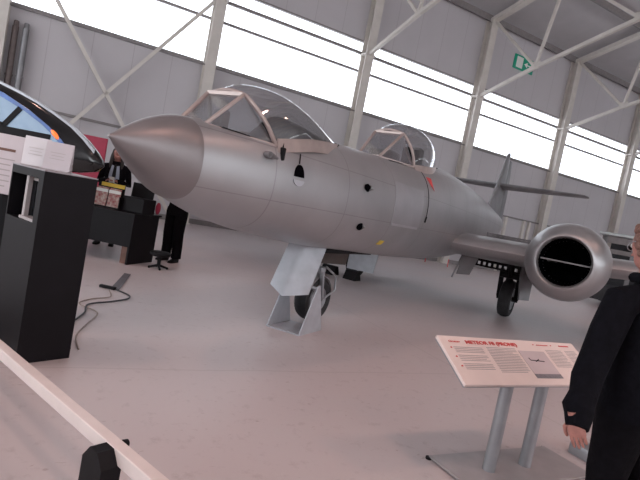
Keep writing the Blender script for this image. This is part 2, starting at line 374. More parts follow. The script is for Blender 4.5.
# ================================================================== AIRCRAFT
AX = V((.49885, .86669, 0)); ANG = math.atan2(AX.y, AX.x)
ac = empty('jet_aircraft', (.05, 6.23, 0), ANG)
tag(ac, 'silver twin engine jet with long pointed nose and two canopies', 'aircraft')
def A(s, l, z): return V((s, -l, z))           # s aft of nosewheel, l to port

# s, top, bottom, halfwidth
FUS = [(-2.62, 1.94, 1.29, .315), (-2.4, 2.00, 1.22, .37), (-2.2, 2.04, 1.165, .42), (-1.7, 2.12, 1.08, .51), (-1.0, 2.17, 1.01, .585), (-.3, 2.22, .97, .64),
       (.3, 2.25, .95, .665), (.8, 2.29, .93, .675), (1.7, 2.40, .90, .685), (2.6, 2.50, .88, .69), (3.5, 2.54, .88, .68), (5, 2.51, .95, .63),
       (7, 2.40, 1.12, .48), (8.7, 2.27, 1.42, .32), (9.8, 2.18, 1.68, .21), (10.5, 2.10, 1.85, .11), (10.75, 2.04, 1.93, .05)]
SILL1 = [(-2.58, 2.0), (-2.5, 1.93), (-2.42, 1.92), (-1.9, 1.90), (-1.4, 1.98), (-.6, 2.13), (-.2, 2.30)]
SILL2 = [(.7, 2.30), (.8, 2.24), (1.4, 2.26), (2.4, 2.38), (3.1, 2.50), (3.3, 2.7)]
EXPN = 2.35
def fring(s, n=56, clamp=True, grow=0.):
    t, b, w = smooth_interp(FUS, s); zc = (t + b) / 2 - .02; out = []
    for k in range(n):
        a = 2 * PI * k / n; ca, sa = math.cos(a), math.sin(a)
        x = (w + grow) * math.copysign(abs(ca) ** (2 / EXPN), ca)
        hh = (t - zc) if sa > 0 else (zc - b)
        z = zc + (hh + grow) * math.copysign(abs(sa) ** (2 / EXPN), sa)
        if clamp:
            for tab in (SILL1, SILL2):
                if tab[0][0] < s < tab[-1][0]: z = min(z, interp(tab, s)[0])
        out.append(A(s, x, z))
    return out
def hull_l(s, z):   # half-width of the hull at a height
    t, b, w = smooth_interp(FUS, s); zc = (t + b) / 2 - .02; hh = (t - zc) if z > zc else (zc - b)
    u = min(1, abs(z - zc) / hh); return w * (1 - u ** EXPN) ** (1 / EXPN)
ss = [-2.62 + (10.75 + 2.62) * i / 150 for i in range(151)]
mb = MB(); mb.loft([fring(s) for s in ss]); fus = mb.build('fuselage', M['skinp'], ac, ang=30)
# nose cone
mb = MB(); t0, b0, w0 = FUS[0][1:]; zc0 = (t0 + b0) / 2 - .02; rings = []
for i in range(25):
    u = i / 24; s = -3.22 + u * .60; r = (1 - (1 - u) ** 1.45) ** .96 if u > 0 else .0
    r = max(r, .03); z_ax = 1.655 + (zc0 - 1.655) * u
    ring = []
    for k in range(48):
        a = 2 * PI * k / 48; ca, sa = math.cos(a), math.sin(a); e = 2 + (EXPN - 2) * u
        hh = (t0 - zc0) if sa > 0 else (zc0 - b0)
        ring.append(A(s, (w0 + .004) * r * math.copysign(abs(ca) ** (2 / e), ca), z_ax + (hh + .004) * r * math.copysign(abs(sa) ** (2 / e), sa)))
    rings.append(ring)
mb.loft(rings); mb.build('nose_cone', M['cone'], ac, label='brownish grey smooth nose cone')
# cockpit floors (dark decks below the glass), seats
def deck(tab, s0, s1):
    m_ = MB(); L = []; R_ = []
    for i in range(15):
        s = s0 + (s1 - s0) * i / 14; z = interp(tab, s)[0]; w = max(.05, hull_l(s, z) - .03)
        L.append(A(s, w, z + .006)); R_.append(A(s, -w, z + .006))
    m_.loft([L + R_[::-1], [p + V((0, 0, .008)) for p in L + R_[::-1]]]); return m_
deck(SILL1, -2.38, -.4).build('cockpit_deck', M['dark'], ac, smooth=False)
deck(SILL2, .85, 3.0).build('cockpit_deck', M['dark'], ac, smooth=False)
# rear fairing under the prone canopy and the dark couch
mb = MB(); mb.loft([[A(s, w * math.cos(PI * k / 10), zb + h * math.sin(PI * k / 10)) for k in range(11)] for s, w, zb, h in ((-1.62, .24, 1.95, .02), (-1.40, .27, 1.98, .27), (-1.0, .25, 2.04, .20), (-.7, .18, 2.1, .12), (-.5, .08, 2.14, .05))]); mb.build('pilot_couch', M['dark'], ac)
mb = MB(); mb.box(A(2.35, 0, 2.52), (.18, .34, .34), None, .05); mb.build('headrest', M['dark'], ac); mb = MB(); mb.box(A(1.25, 0, 2.36), (.3, .4, .14), None, .04); mb.build('instrument_coaming', M['dark'], ac)
mb = MB(); mb.box(A(-2.12, -.05, 2.02), (.1, .12, .2), None, .02); mb.bar(A(-2.12, -.05, 2.05), A(-2.1, -.05, 2.2), .05); mb.build('gunsight', M['dark'], ac)

def canopy(P1, P2, Q, top, sill, wid, s_end, ewd):
    """windscreen of three flat panes and a blown bubble; returns parts"""
    fr = MB()
    for sg in (1, -1):
        p1 = A(P1[0], sg * P1[1], P1[2]); p2 = A(P2[0], sg * P2[1], P2[2]); q = A(Q[0], sg * Q[1], Q[2])
        fr.bar(p1, p2, .038, .026, bev=.006); fr.bar(p1, q, .03, .026, bev=.006)
    fr.bar(A(P1[0], P1[1], P1[2]), A(P1[0], -P1[1], P1[2]), .04, .03); fr.bar(A(P2[0], P2[1], P2[2]), A(P2[0], -P2[1], P2[2]), .04, .03)
    # arch: from Q up over P2 and down
    def trap(k):
        h1 = (P2[2] - Q[2]) / (top[0][1] - Q[2]); l1 = P2[1] / Q[1]
        if k > 12: a_, b_ = trap(24 - k); return -a_, b_
        if k <= 8: t = k / 8; return 1 + (l1 - 1) * t + .10 * math.sin(PI * t), h1 * t + .04 * math.sin(PI * t)
        t = (k - 8) / 4; return l1 * (1 - t), h1 + (1 - h1) * math.sin(t * PI / 2)
    arc = []
    for k in range(25):
        lx, f = trap(k); arc.append(A(Q[0] + (P2[0] - Q[0]) * f, Q[1] * lx, Q[2] + (top[0][1] - Q[2]) * f))
    fr.tube(arc, .02, 8)
    frame = fr.build('windscreen_frame', M['frame'], ac)
    g = MB()
    a_, b_, c_, d_ = A(P1[0], P1[1], P1[2]), A(P2[0], P2[1], P2[2]), A(P2[0], -P2[1], P2[2]), A(P1[0], -P1[1], P1[2])
    g.loft([[a_, b_, c_, d_], [p + V((.012, 0, -.008)) for p in (a_, b_, c_, d_)]])
    for sg in (1, -1):
        tri = [A(P1[0], sg * P1[1], P1[2]), A(P2[0], sg * P2[1], P2[2]), A(Q[0], sg * Q[1], Q[2])]
        g.loft([tri, [p + V((0, sg * .01, 0)) for p in tri]])
    g.build('windscreen_glass', M['glass'], ac, smooth=False)
    # bubble
    rings = []; N = 26; s0 = P2[0]
    sillpts = {1: [], -1: []}
    for i in range(N):
        u = i / (N - 1); ring = []
        for k in range(25):
            a = PI * k / 24; sn = max(0, math.sin(a)) ** .75; cx = math.copysign(abs(math.cos(a)) ** ewd, math.cos(a)); tx, tz = trap(k); bl = max(0, 1 - u / .30) ** 1.3; sn = sn * (1 - bl) + tz * bl; cx = cx * (1 - bl) + tx * bl
            sb = Q[0] + (s_end - Q[0]) * u; st = P2[0] + (s_end - P2[0]) * u; s = sb + (st - sb) * sn
            zt = smooth_interp(top, st)[0]; zb = interp(sill, sb)[0]; w = smooth_interp(wid, sb)[0]
            l = w * cx
            ring.append(A(s, l, zb + (max(zt, zb + .01) - zb) * sn))
        rings.append(ring); sillpts[1].append(ring[0]); sillpts[-1].append(ring[-1])
    g = MB(); g.loft(rings, cap=False, closed=False)
    o = g.build('canopy_glass', M['glass'], ac)
    sf = MB()
    for sg in (1, -1): sf.loft([[p + V((0, 0, .035)), p + V((0, sg * -.012, .035)), p + V((0, sg * -.04, -.085)), p + V((0, 0, -.085))] for p in sillpts[sg]])
    sf.build('canopy_rail', M['frame'], o)
    return o
canopy((-2.50, .15, 1.92), (-2.17, .20, 2.25), (-1.87, .40, 1.90),
       [(-2.17, 2.28), (-2.0, 2.38), (-1.7, 2.415), (-1.4, 2.375), (-.93, 2.25), (-.38, 2.16)],
       [(-1.87, 1.93), (-1.4, 2.03), (-.6, 2.13), (-.38, 2.15)],
       [(-1.87, .40), (-1.5, .44), (-1.1, .42), (-.7, .31), (-.5, .20), (-.38, .04)], -.38, .85)
canopy((.76, .16, 2.27), (1.28, .22, 2.70), (1.43, .42, 2.27),
       [(1.28, 2.74), (1.6, 2.90), (1.95, 2.93), (2.4, 2.88), (2.9, 2.70), (3.2, 2.52)],
       [(1.43, 2.27), (2.4, 2.38), (3.2, 2.50)],
       [(1.43, .42), (1.8, .45), (2.2, .43), (2.7, .30), (3.0, .16), (3.2, .03)], 3.2, .85)

# ---- wings
def airfoil(le, te, l, z, th, n=14):
    pts = []
    def yt(x): return th / .2 * (.2969 * math.sqrt(x) - .126 * x - .3516 * x * x + .2843 * x ** 3 - .1036 * x ** 4)
    xs = [(1 - math.cos(PI * i / n)) / 2 for i in range(n + 1)]
    for x in reversed(xs): pts.append(A(le + (te - le) * x, l, z + yt(x)))
    for x in xs[1:-1]: pts.append(A(le + (te - le) * x, l, z - yt(x)))
    return pts
for sg in (1, -1):
    mb = MB(); mb.loft([airfoil(3.50, 6.75, sg * .45, 1.28, .44), airfoil(3.55, 6.7, sg * 1.3, 1.29, .44), airfoil(3.6, 6.6, sg * 2.4, 1.31, .44)])
    w = mb.build('wing_centre_section', M['alu'], ac)
    mb = MB(); mb.loft([airfoil(3.65, 6.5, sg * 2.6, 1.33, .38), airfoil(3.9, 6.3, sg * 3.9, 1.44, .30), airfoil(4.25, 6.05, sg * 5.2, 1.58, .20), airfoil(4.6, 5.9, sg * 5.6, 1.63, .12), airfoil(4.9, 5.7, sg * 5.75, 1.65, .04)])
    w = mb.build('outer_wing', M['alu'], ac)
    # root fillet
    # nacelle
    NZ = 1.335; o_ = A(0, sg * 2.485, NZ)
    prof = [(3.6, .30), (3.3, .33), (3.1, .355), (2.98, .362), (2.9, .366), (2.85, .378), (2.835, .395), (2.84, .415), (2.87, .445), (2.92, .480), (2.98, .520), (3.08, .560), (3.25, .600), (3.5, .628), (3.9, .640), (4.6, .635), (5.4, .60), (6.2, .53), (6.9, .43), (7.5, .33), (7.5, .30), (7.0, .29)]
    mb = MB(); mb.lathe(prof, o_, (1, 0, 0), 56); nac = mb.build('engine_nacelle', M['alu'], ac)
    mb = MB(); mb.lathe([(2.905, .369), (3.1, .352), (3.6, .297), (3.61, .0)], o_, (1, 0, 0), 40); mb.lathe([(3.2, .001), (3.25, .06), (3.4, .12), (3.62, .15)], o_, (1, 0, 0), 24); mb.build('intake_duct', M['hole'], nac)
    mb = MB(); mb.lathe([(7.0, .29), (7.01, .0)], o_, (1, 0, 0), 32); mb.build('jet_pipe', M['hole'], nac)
    mb = MB(); mb.bar(A(3.02, sg * 2.5 - .35, NZ), A(3.02, sg * 2.5 + .35, NZ), .14, .022, up=(0, 0, 1), bev=.004); mb.build('intake_strut', M['alu_dark'], nac)
    # airbrake combs above and below the centre wing
    for (zb, zt, nm, sgz, sb) in ((1.50, 1.60, 'airbrake', 1, 5.4), (.90, 1.06, 'airbrake', -1, 4.9)):
        m_ = MB(); l0, l1 = .80, 1.62; nsl = 8
        ztop = zt; m_.box(A(sb, sg * (l0 + l1) / 2, zt - .02 if sgz > 0 else zb + .02), (.02, l1 - l0, .035))
        for k in range(nsl + 1):
            m_.box(A(sb, sg * (l0 + (l1 - l0) * k / nsl), (zb + zt) / 2), (.02, .05, zt - zb))
        m_.box(A(sb, sg * (l0 + l1) / 2, zb + .03 if sgz > 0 else zt - .03), (.02, l1 - l0, .06))
        m_.build(nm, M['dark'] if sgz < 0 else M['alu_dark'], ac, smooth=False)
# ---- tail
mb = MB(); mb.loft([airfoil(8.3, 10.6, 0, 2.2, .16)] )if False else None
def vfoil(le, te, z, th, n=12):
    def yt(x): return th / .2 * (.2969 * math.sqrt(x) - .126 * x - .3516 * x * x + .2843 * x ** 3 - .1036 * x ** 4)
    xs = [(1 - math.cos(PI * i / n)) / 2 for i in range(n + 1)]
    return [A(le + (te - le) * x, yt(x), z) for x in reversed(xs)] + [A(le + (te - le) * x, -yt(x), z) for x in xs[1:-1]]
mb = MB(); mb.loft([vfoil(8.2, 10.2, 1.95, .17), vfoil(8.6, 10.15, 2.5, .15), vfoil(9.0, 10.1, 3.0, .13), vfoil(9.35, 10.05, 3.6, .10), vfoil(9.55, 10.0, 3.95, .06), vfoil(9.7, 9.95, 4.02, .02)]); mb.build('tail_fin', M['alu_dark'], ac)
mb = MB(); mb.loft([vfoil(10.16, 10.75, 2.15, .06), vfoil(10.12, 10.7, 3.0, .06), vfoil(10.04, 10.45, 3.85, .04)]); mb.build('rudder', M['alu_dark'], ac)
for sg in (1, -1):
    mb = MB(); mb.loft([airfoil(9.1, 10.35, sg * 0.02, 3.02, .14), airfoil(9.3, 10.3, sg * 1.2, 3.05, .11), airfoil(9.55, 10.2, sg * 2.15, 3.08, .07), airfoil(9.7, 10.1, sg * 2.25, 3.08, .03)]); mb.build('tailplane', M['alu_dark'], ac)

# ---- nose gear
mb = MB(); mb.tube([A(-.12, 0, 1.05), A(-.1, 0, .72)], .055, 14); mb.tube([A(-.3, 0, 1.0), A(-.12, 0, .75)], .03, 10); mb.build('nose_gear_leg', M['grey'], ac)
# curved fairing plate ahead of the leg
mb = MB(); rows = []
for q in range(7):
    t = q / 6; Lp = A(-.50, -.16, 1.03).lerp(A(-.68, -.21, .47), t); Cp = A(-.42, .0, 1.03).lerp(A(-.68, -.02, .37), t); Rp = A(-.17, .16, 1.03).lerp(A(-.47, .20, .43), t)
    line = []
    for k in range(13):
        u = k / 12; line.append(Lp.lerp(Cp, u / .42) if u < .42 else Cp.lerp(Rp, (u - .42) / .58))
    rows.append(line + [p + V((.014, .004, 0)) for p in line[::-1]])
mb.loft(rows)
mb.build('nose_gear_fairing', M['ggrey'], ac, ang=50, label='light grey curved plate in front of the nose leg')
def wheel(parent_name, c, r, w, ax, tm=None, hubm=None):
    ax = V(ax).normalized(); o = MB()
    h = w / 2; rr = r
    prof = [(-h * .55, rr * .55), (-h * .9, rr * .68), (-h, rr * .82), (-h * .85, rr * .93), (-h * .45, rr * .985), (0, rr), (h * .45, rr * .985), (h * .85, rr * .93), (h, rr * .82), (h * .9, rr * .68), (h * .55, rr * .55)]
    o.lathe(prof, c, ax, 40, cap=True); wh = o.build(parent_name, M['tyre'], ac)
    hb = MB(); hb.lathe([(-h * .72, .001), (-h * .75, rr * .12), (-h * .6, rr * .2), (-h * .62, rr * .5), (-h * .9, rr * .56), (-h * .6, rr * .6), (h * .6, rr * .6), (h * .9, rr * .56), (h * .62, rr * .5), (h * .6, rr * .2), (h * .75, rr * .12), (h * .72, .001)], c, ax, 32)
    hb.build('wheel_hub', M['grey'], wh)
    return wh
NW = A(.0, 0, .315)
NAX = V((.10, 1, 0)).normalized()
wheel('nose_wheel', NW, .285, .20, NAX)
mb = MB()   # fork and mudguard
for sgn in (1, -1):
    mb.bar(A(-.1, 0, .72) + NAX * sgn * .12, NW + NAX * sgn * .125, .06, .03, bev=.008)
mb.box(A(-.1, 0, .70), (.12, .28, .08), None, .02)
mb.build('nose_wheel_fork', M['grey'], ac)
mb = MB(); rings = []
for k in range(13):
    a = math.radians(20 + 135 * k / 12); d = V((math.cos(a), 0, math.sin(a)))
    rings.append([NW + d * R_ + NAX * y for y, R_ in ((-.10, .30), (-.06, .325), (0, .335), (.06, .325), (.10, .30), (.10, .292), (0, .325), (-.10, .292))])
mb.loft(rings); mb.build('mudguard', M['alu'], ac)
mb = MB(); mb.tube([NW + NAX * -.13 + V((0, 0, 0)), NW + NAX * -.15 + V((.26, 0, .12)), NW + NAX * -.13 + V((.28, 0, .30)), NW + NAX * -.1 + V((.02, 0, .42))], .014, 8); mb.build('towing_eye_bar', M['grey'], ac)
# wheel well behind the nose leg
mb = MB(); mb.box(A(.45, 0, .945), (1.3, .36, .05), None, .01); mb.build('nose_wheel_bay', M['dark'], ac)
mb = MB()
mb.prism([A(.55, -.28, .98), A(1.38, -.28, .98), A(1.36, -.32, .66), A(.58, -.32, .69)], V((0, .02, 0)))
mb.build('nose_bay_door', nmat('bay_brown', (.07, .055, .05), .6, noise=.2), ac, smooth=False)
# ---- main gear
for sg in (1, -1):
    LW = 1.47 if sg > 0 else 1.95
    wheel('main_wheel', A(5.18, sg * LW, .375), .375, .24, (0, 1, 0))
    mb = MB(); mb.tube([A(5.0, sg * (LW - .02), 1.2), A(5.12, sg * (LW - .02), .72)], .07, 14)
    mb.bar(A(5.0, sg * LW - .17, .95), A(5.18, sg * LW - .17, .375), .09, .07, bev=.015); mb.bar(A(5.0, sg * LW + .17, .95), A(5.18, sg * LW + .17, .375), .09, .07, bev=.015)
    mb.box(A(5.03, sg * LW, .84), (.2, .4, .12), None, .03); mb.tube([A(4.6, sg * LW, 1.15), A(5.0, sg * LW, .8)], .04, 10)
    mb.tube([A(5.18, sg * LW - .2, .375), A(5.18, sg * LW + .2, .375)], .05, 12)
    mb.build('main_gear_leg', M['dark'], ac)
    mb = MB()
    if sg > 0: mb.loft([[A(4.92, 1.62, 1.15), A(5.25, 1.78, 1.15), A(5.25, 1.81, 1.15), A(4.90, 1.65, 1.15)], [A(4.92, 1.66, .75), A(5.25, 1.83, .75), A(5.25, 1.86, .75), A(4.90, 1.69, .75)], [A(4.92, 1.70, .42), A(5.2, 1.84, .42), A(5.2, 1.87, .42), A(4.90, 1.73, .42)]])
    else: mb.loft([[A(4.65, -1.9, 1.1), A(4.68, -1.9, 1.1), A(4.68, -1.17, 1.1), A(4.65, -1.17, 1.1)], [A(4.65, -1.92, .22), A(4.68, -1.92, .22), A(4.68, -1.27, .24), A(4.65, -1.27, .24)]])
    mb.build('main_gear_door', M['ggrey'] if sg < 0 else M['alu_dark'], ac, smooth=False, label='flat light grey door' if sg < 0 else None)
# inner door of port gear, splayed down
mb = MB(); mb.prism([A(4.38, .64, 1.10), A(4.6, .90, 1.10), A(4.6, .78, .70), A(4.38, .58, .68)], V((.02, .01, 0))); mb.bar(A(4.37, .64, 1.12), A(4.36, .51, .60), .03)
mb.build('inner_gear_door', M['alu_dark'], ac, smooth=False)

for (l_, w_) in ((-2.30, .34), (-1.72, .30)):
    q = AX * 4.60 + V((AX.y, -AX.x, 0)) * l_ + V((.05, 6.23, 0)); cm = MB(); d_ = .16
    cm.prism([(-.16, -w_ / 2, 0), (.16, -w_ / 2, 0), (.06, -w_ / 2, .2), (-.06, -w_ / 2, .2)], (0, w_, 0)); o = cm.build('wheel_chock', M['dark'], smooth=False); o.location = q; o.rotation_euler = (0, 0, ANG)
    tag(o, 'black wheel chock left of the far main wheel' if l_ < -2 else 'black wheel chock right of the far main wheel', 'chock')
# ---- small things on the skin
def on_hull(s, z, sg=1, out=0.): return A(s, sg * (hull_l(s, z) + out), z)
def hull_normal(s, z):
    p = on_hull(s, z); ds = on_hull(s + .02, z) - p; dz = on_hull(s, z + .02) - p
    n = ds.cross(dz).normalized()
    if n.y > 0: n = -n
    return n
def disc_on(s, z, r, th, name, mat, squash=1., half=False, label=None):
    n = hull_normal(s, z); p = on_hull(s, z); q = n.to_track_quat('Z', 'Y').to_matrix().to_4x4(); m_ = MB()
    u = V((1, 0, 0)); u = (u - n * u.dot(n)).normalized(); v = n.cross(u); v = v if v.z > 0 else -v
    pts = []
    N = 20
    for k in range(N + 1 if half else N):
        a = PI * k / N if half else 2 * PI * k / N
        pts.append(p + (u * math.cos(a) + v * math.sin(a) * squash) * r - n * .01)
    m_.prism(pts, n * (th + .01)); return m_.build(name, mat, ac, label=label, smooth=False), p, n, u, v
disc_on(-1.60, 1.68, .07, .006, 'case_ejection_port', M['hole'], 1.6, True)
disc_on(-1.60, 1.65, .075, .010, 'port_flap', M['ggrey'], -.7, True)
for (s, z) in ((-.36, 1.76), (-.32, 1.32)):
    o, p, n, u, v = disc_on(s, z, .045, .01, 'gun_port', M['hole'], 1.0)
    m_ = MB(); m_.tube([p + u * .02, p + u * .11 + n * .012], [.04, .012], 12); m_.build('gun_blister', M['alu'], ac)
    m_ = MB(); m_.tube([p - u * .03 + n * .0, p - u * .04 + n * .03], .035, 12); m_.build('gun_muzzle', M['hole'], ac)
# red rescue triangle
n = hull_normal(1.75, 2.10); p = on_hull(1.75, 2.10); u = V((1, 0, 0)); u = (u - n * u.dot(n)).normalized(); v = n.cross(u); v = v if v.z > 0 else -v
m_ = MB(); m_.prism([p + n * .004 - u * .08 + v * .09, p + n * .004 + u * .12 + v * .09, p + n * .004 + u * .09 - v * .12], n * .003); m_.build('red_rescue_marking', M['red'], ac, smooth=False, label='small red painted triangle')
def seam(pts, wdt, name='panel_joint', mat='dark', closed=False):
    m_ = MB(); P_ = [on_hull(s, z, 1, .0015) for s, z in pts]; m_.tube(P_, wdt, 6); m_.build(name, M[mat], ac)
seam([(1.62, 2.26 - .07 * k) for k in range(0, 11)], .006, 'door_joint')
seam([(1.62, 1.60), (1.6, 1.52)], .016, 'door_catch')
def patch(s0, s1, z0, z1, name, mat, out=.003, label=None):
    m_ = MB(); rows = []
    for i in range(9):
        ss_ = s0 + (s1 - s0) * i / 8; a_ = [on_hull(ss_, z0 + (z1 - z0) * k / 8, 1, out) for k in range(9)]
        rows.append(a_ + [on_hull(ss_, z0 + (z1 - z0) * k / 8, 1, -.004) for k in range(8, -1, -1)])
    m_.loft(rows); return m_.build(name, mat, ac, label=label)
patch(.42, 1.42, 1.42, 1.95, 'access_panel', nmat('panel_alloy', (.43, .43, .455), .4, .65, noise=.06, nscale=4), label='slightly paler riveted access panel')
patch(.44, 1.36, 1.395, 1.425, 'hinge_strip', nmat('hinge_alloy', (.52, .52, .55), .35, .6, noise=.05), .012)
patch(.42, .56, 1.12, 1.18, 'yellow_stencil', M['yellow'], .003)
# hinged step and cockpit lock below the front canopy
m_ = MB(); p = on_hull(-1.82, 1.84); m_.box(p, (.05, .04, .12), None, .01); p2 = on_hull(-1.80, 1.93); m_.bar(p + V((0, 0, .0)), p2 + V((0, -.01, .02)), .02); m_.build('canopy_catch', M['dark'], ac)
m_ = MB(); p = on_hull(-2.02, 1.80); m_.tube([p, p + V((0, -.05, 0))], .03, 12); m_.tube([p + V((0, -.05, 0)), p + V((.10, -.055, -.01))], [.028, .012], 12); m_.build('air_temperature_probe', M['alu_dark'], ac)
m_ = MB(); p = on_hull(-1.60, 1.80, 1, .004); m_.bar(p, p + V((0, .01, .09)), .008); m_.build('small_slot', M['dark'], ac)
# remove-before-flight tags
for (s, l) in ((3.5, .2), (3.5, .62)):
    m_ = MB(); m_.box(A(s, l, .90), (.035, .008, .14)); m_.build('warning_streamer', M['red'], ac, smooth=False, label='red cloth streamer')

# ================================================================== NOSE WHEEL STAND
st = empty('wheel_stand', (-.1, 5.78, 0), 0); tag(st, 'grey steel stand with two triangular plates holding the nose wheel', 'stand')
pa, pb, pc, pd = V((-.42, 5.63, 0)), V((-.04, 5.47, 0)), V((.21, 5.94, 0)), V((-.18, 6.09, 0)); O = V((-.1, 5.78, 0))
def rel(p): return V(p) - O
mb = MB(); mb.prism([rel(p) for p in (pa, pb, pc, pd)], (0, 0, .015)); mb.build('base_plate', M['ggrey'], st, smooth=False)
for (a_, b_) in ((pb, pc), (pa, pd)):
    d = (b_ - a_); nn = V((d.y, -d.x, 0)).normalized() * .012
    top = a_ + d * .52 + V((0, 0, .56)) ; tw = d.normalized() * .022
    mb = MB(); mb.prism([rel(a_), rel(b_), rel(top + tw), rel(top - tw)], nn); mb.build('side_plate', M['ggrey'], st, smooth=False)
mb = MB(); mb.tube([rel(pb + (pc - pb) * .52 + V((0, 0, .52))), rel(pb + (pc - pb) * .52 + V((0, 0, .52)) + (pa - pb).normalized() * .08)], .02, 10); mb.build('axle_pin', M['grey'], st)

# ================================================================== SIGN IN FRONT
sg_ = empty('information_sign', (1.55, 3.35, 0), 0); tag(sg_, 'low cream information board with red title on two grey posts', 'sign'); SO = V((1.55, 3.35, 0))
BL, BR_ = V((.97, 2.79, .62)), V((.97, 2.79, .62)) + WD * 1.20
ux = (BR_ - BL).normalized(); W_ = (BR_ - BL).length
hz = V((-ux.y, ux.x, 0))
uy = hz * .38 + V((0, 0, .235))
H_ = uy.length; uy = uy.normalized(); un = ux.cross(uy).normalized()
RS = Matrix((ux, uy, un)).transposed().to_4x4()
def sp_(x, y, n=0): return BL - SO + ux * x + uy * y + un * n
mb = MB(); mb.box(sp_(W_ / 2, H_ / 2, -.012), (W_, H_, .02), RS, .003); pnl = mb.build('sign_panel', M['print'], sg_, smooth=False)
mb = MB(); mb.box(sp_(W_ / 2, H_ / 2, -.03), (W_ - .02, H_ - .02, .018), RS); mb.build('panel_backing', M['grey'], sg_, smooth=False)
text_mesh('title_lettering', 'METEOR F8 (PRONE)', .046, M['red'], sp_(.19, H_ - .072, .0), RS, pnl, bold=.0012, sx=1.02)
text_mesh('maker_lettering', 'Gloster', .026, M['red'], sp_(.06, H_ - .064, .0), RS, pnl, sx=1.1)
for x in (.78, .95):
    m_ = MB(); m_.lathe([(0, .006), (.001, .006)], sp_(x, H_ - .045, .0), un, 12, cap=True); m_.build('title_dot', M['red'], pnl, smooth=False)
m_ = MB(); m_.box(sp_(.865, H_ - .047, .0), (.11, .008, .001), RS); m_.box(sp_(1.08, H_ - .045, .0), (.10, .012, .001), RS); m_.build('title_marks', M['red'], pnl, smooth=False)
m_ = MB()
for (x0, x1, n, y0, sk) in ((.075, .30, 14, .11, 0), (.335, .58, 16, .10, 0), (.86, 1.02, 12, .10, 0), (1.05, 1.16, 12, .10, 0)):
    for k in range(n):
        y = H_ - y0 - .0155 * k; e = x1 - (.05 * random.random() if k % 4 == 3 else .006 * random.random())
        if (k % 5 == 4 and x0 < .1): continue
        m_.box(sp_((x0 + e) / 2, y, .0), (e - x0, .0045, .001), RS)
m_.build('text_lines', M['tgrey'], pnl, smooth=False)
m_ = MB(); m_.box(sp_(.715, .20, .0), (.235, .26, .0012), RS); m_.build('photo_sky', nmat('photo_sky', (.55, .47, .48), .5, noise=.04), pnl, smooth=False)
m_ = MB(); m_.box(sp_(.715, .08, .0008), (.235, .04, .0012), RS); m_.build('photo_ground', nmat('photo_ground', (.20, .19, .21), .5, noise=.2, nscale=60), pnl, smooth=False)
m_ = MB(); m_.bar(sp_(.65, .235, .001), sp_(.77, .225, .001), .008, .001, up=un); m_.bar(sp_(.69, .222, .001), sp_(.73, .245, .001), .008, .001, up=un); m_.bar(sp_(.652, .235, .001), sp_(.646, .258, .001), .007, .001, up=un); m_.build('photo_aircraft', M['dark'], pnl, smooth=False)
for k in range(3):
    m_ = MB(); m_.lathe([(0, .007), (.001, .007)], sp_(.055, H_ - .115 - .085 * k, 0), un, 10, cap=True); m_.build('bullet_mark', M['red'], pnl, smooth=False)
mb = MB(); bp = [V((.93, 3.13, 0)), V((1.04, 2.80, 0)), V((2.05, 3.33, 0)), V((1.90, 3.78, 0))]
bp = [V((.95, 3.12, 0)), V((1.14, 2.78, 0)), V((2.12, 3.30, 0)), V((1.93, 3.64, 0))]
mb.prism([p - SO + V((0, 0, .012)) for p in bp], (0, 0, .012)); mb.build('base_plate', nmat('plate_grey', (.40, .37, .375), .35, .3, noise=.08), sg_, smooth=False)
for p in bp:
    mb = MB(); mb.lathe([(0, .02), (.014, .02)], p * 1.0 - SO, (0, 0, 1), 12, cap=True); mb.build('rubber_foot', M['dark'], sg_)

for p, tp in ((V((1.325, 3.08, .02)), (.19,)), (V((1.625, 3.25, .02)), (.53,))):
    top = p + V((.035, .07, 0)); 
    # meet the panel's underside
    q = SO + sp_(.5, H_ * .35, -.035); tz = .62 + .19 * max(0, (p - BL).dot(hz)) / .31 - .03
    mb = MB(); mb.tube([p - SO, V((p.x, p.y, tz)) - SO], .040, 20); mb.build('post', M['grey'], sg_)

TS = Matrix.Translation(BL - SO) @ RS @ Matrix.Diagonal((1.10, .82, 1, 1)) @ RS.inverted() @ Matrix.Translation(SO - BL)
for o in [c for c in bpy.data.objects if c.type == 'MESH' and (c.parent == pnl or c == pnl or c.name.startswith('panel_backing'))]: o.data.transform(TS)
# small grey block behind the visitor
mb = MB(); mb.box((2.27, 3.58, .045), (.16, .3, .09), Matrix.Rotation(.5, 4, 'Z'), .01); o = mb.build('floor_block', M['grey']); tag(o, 'small grey block on floor right of the sign base', 'block')

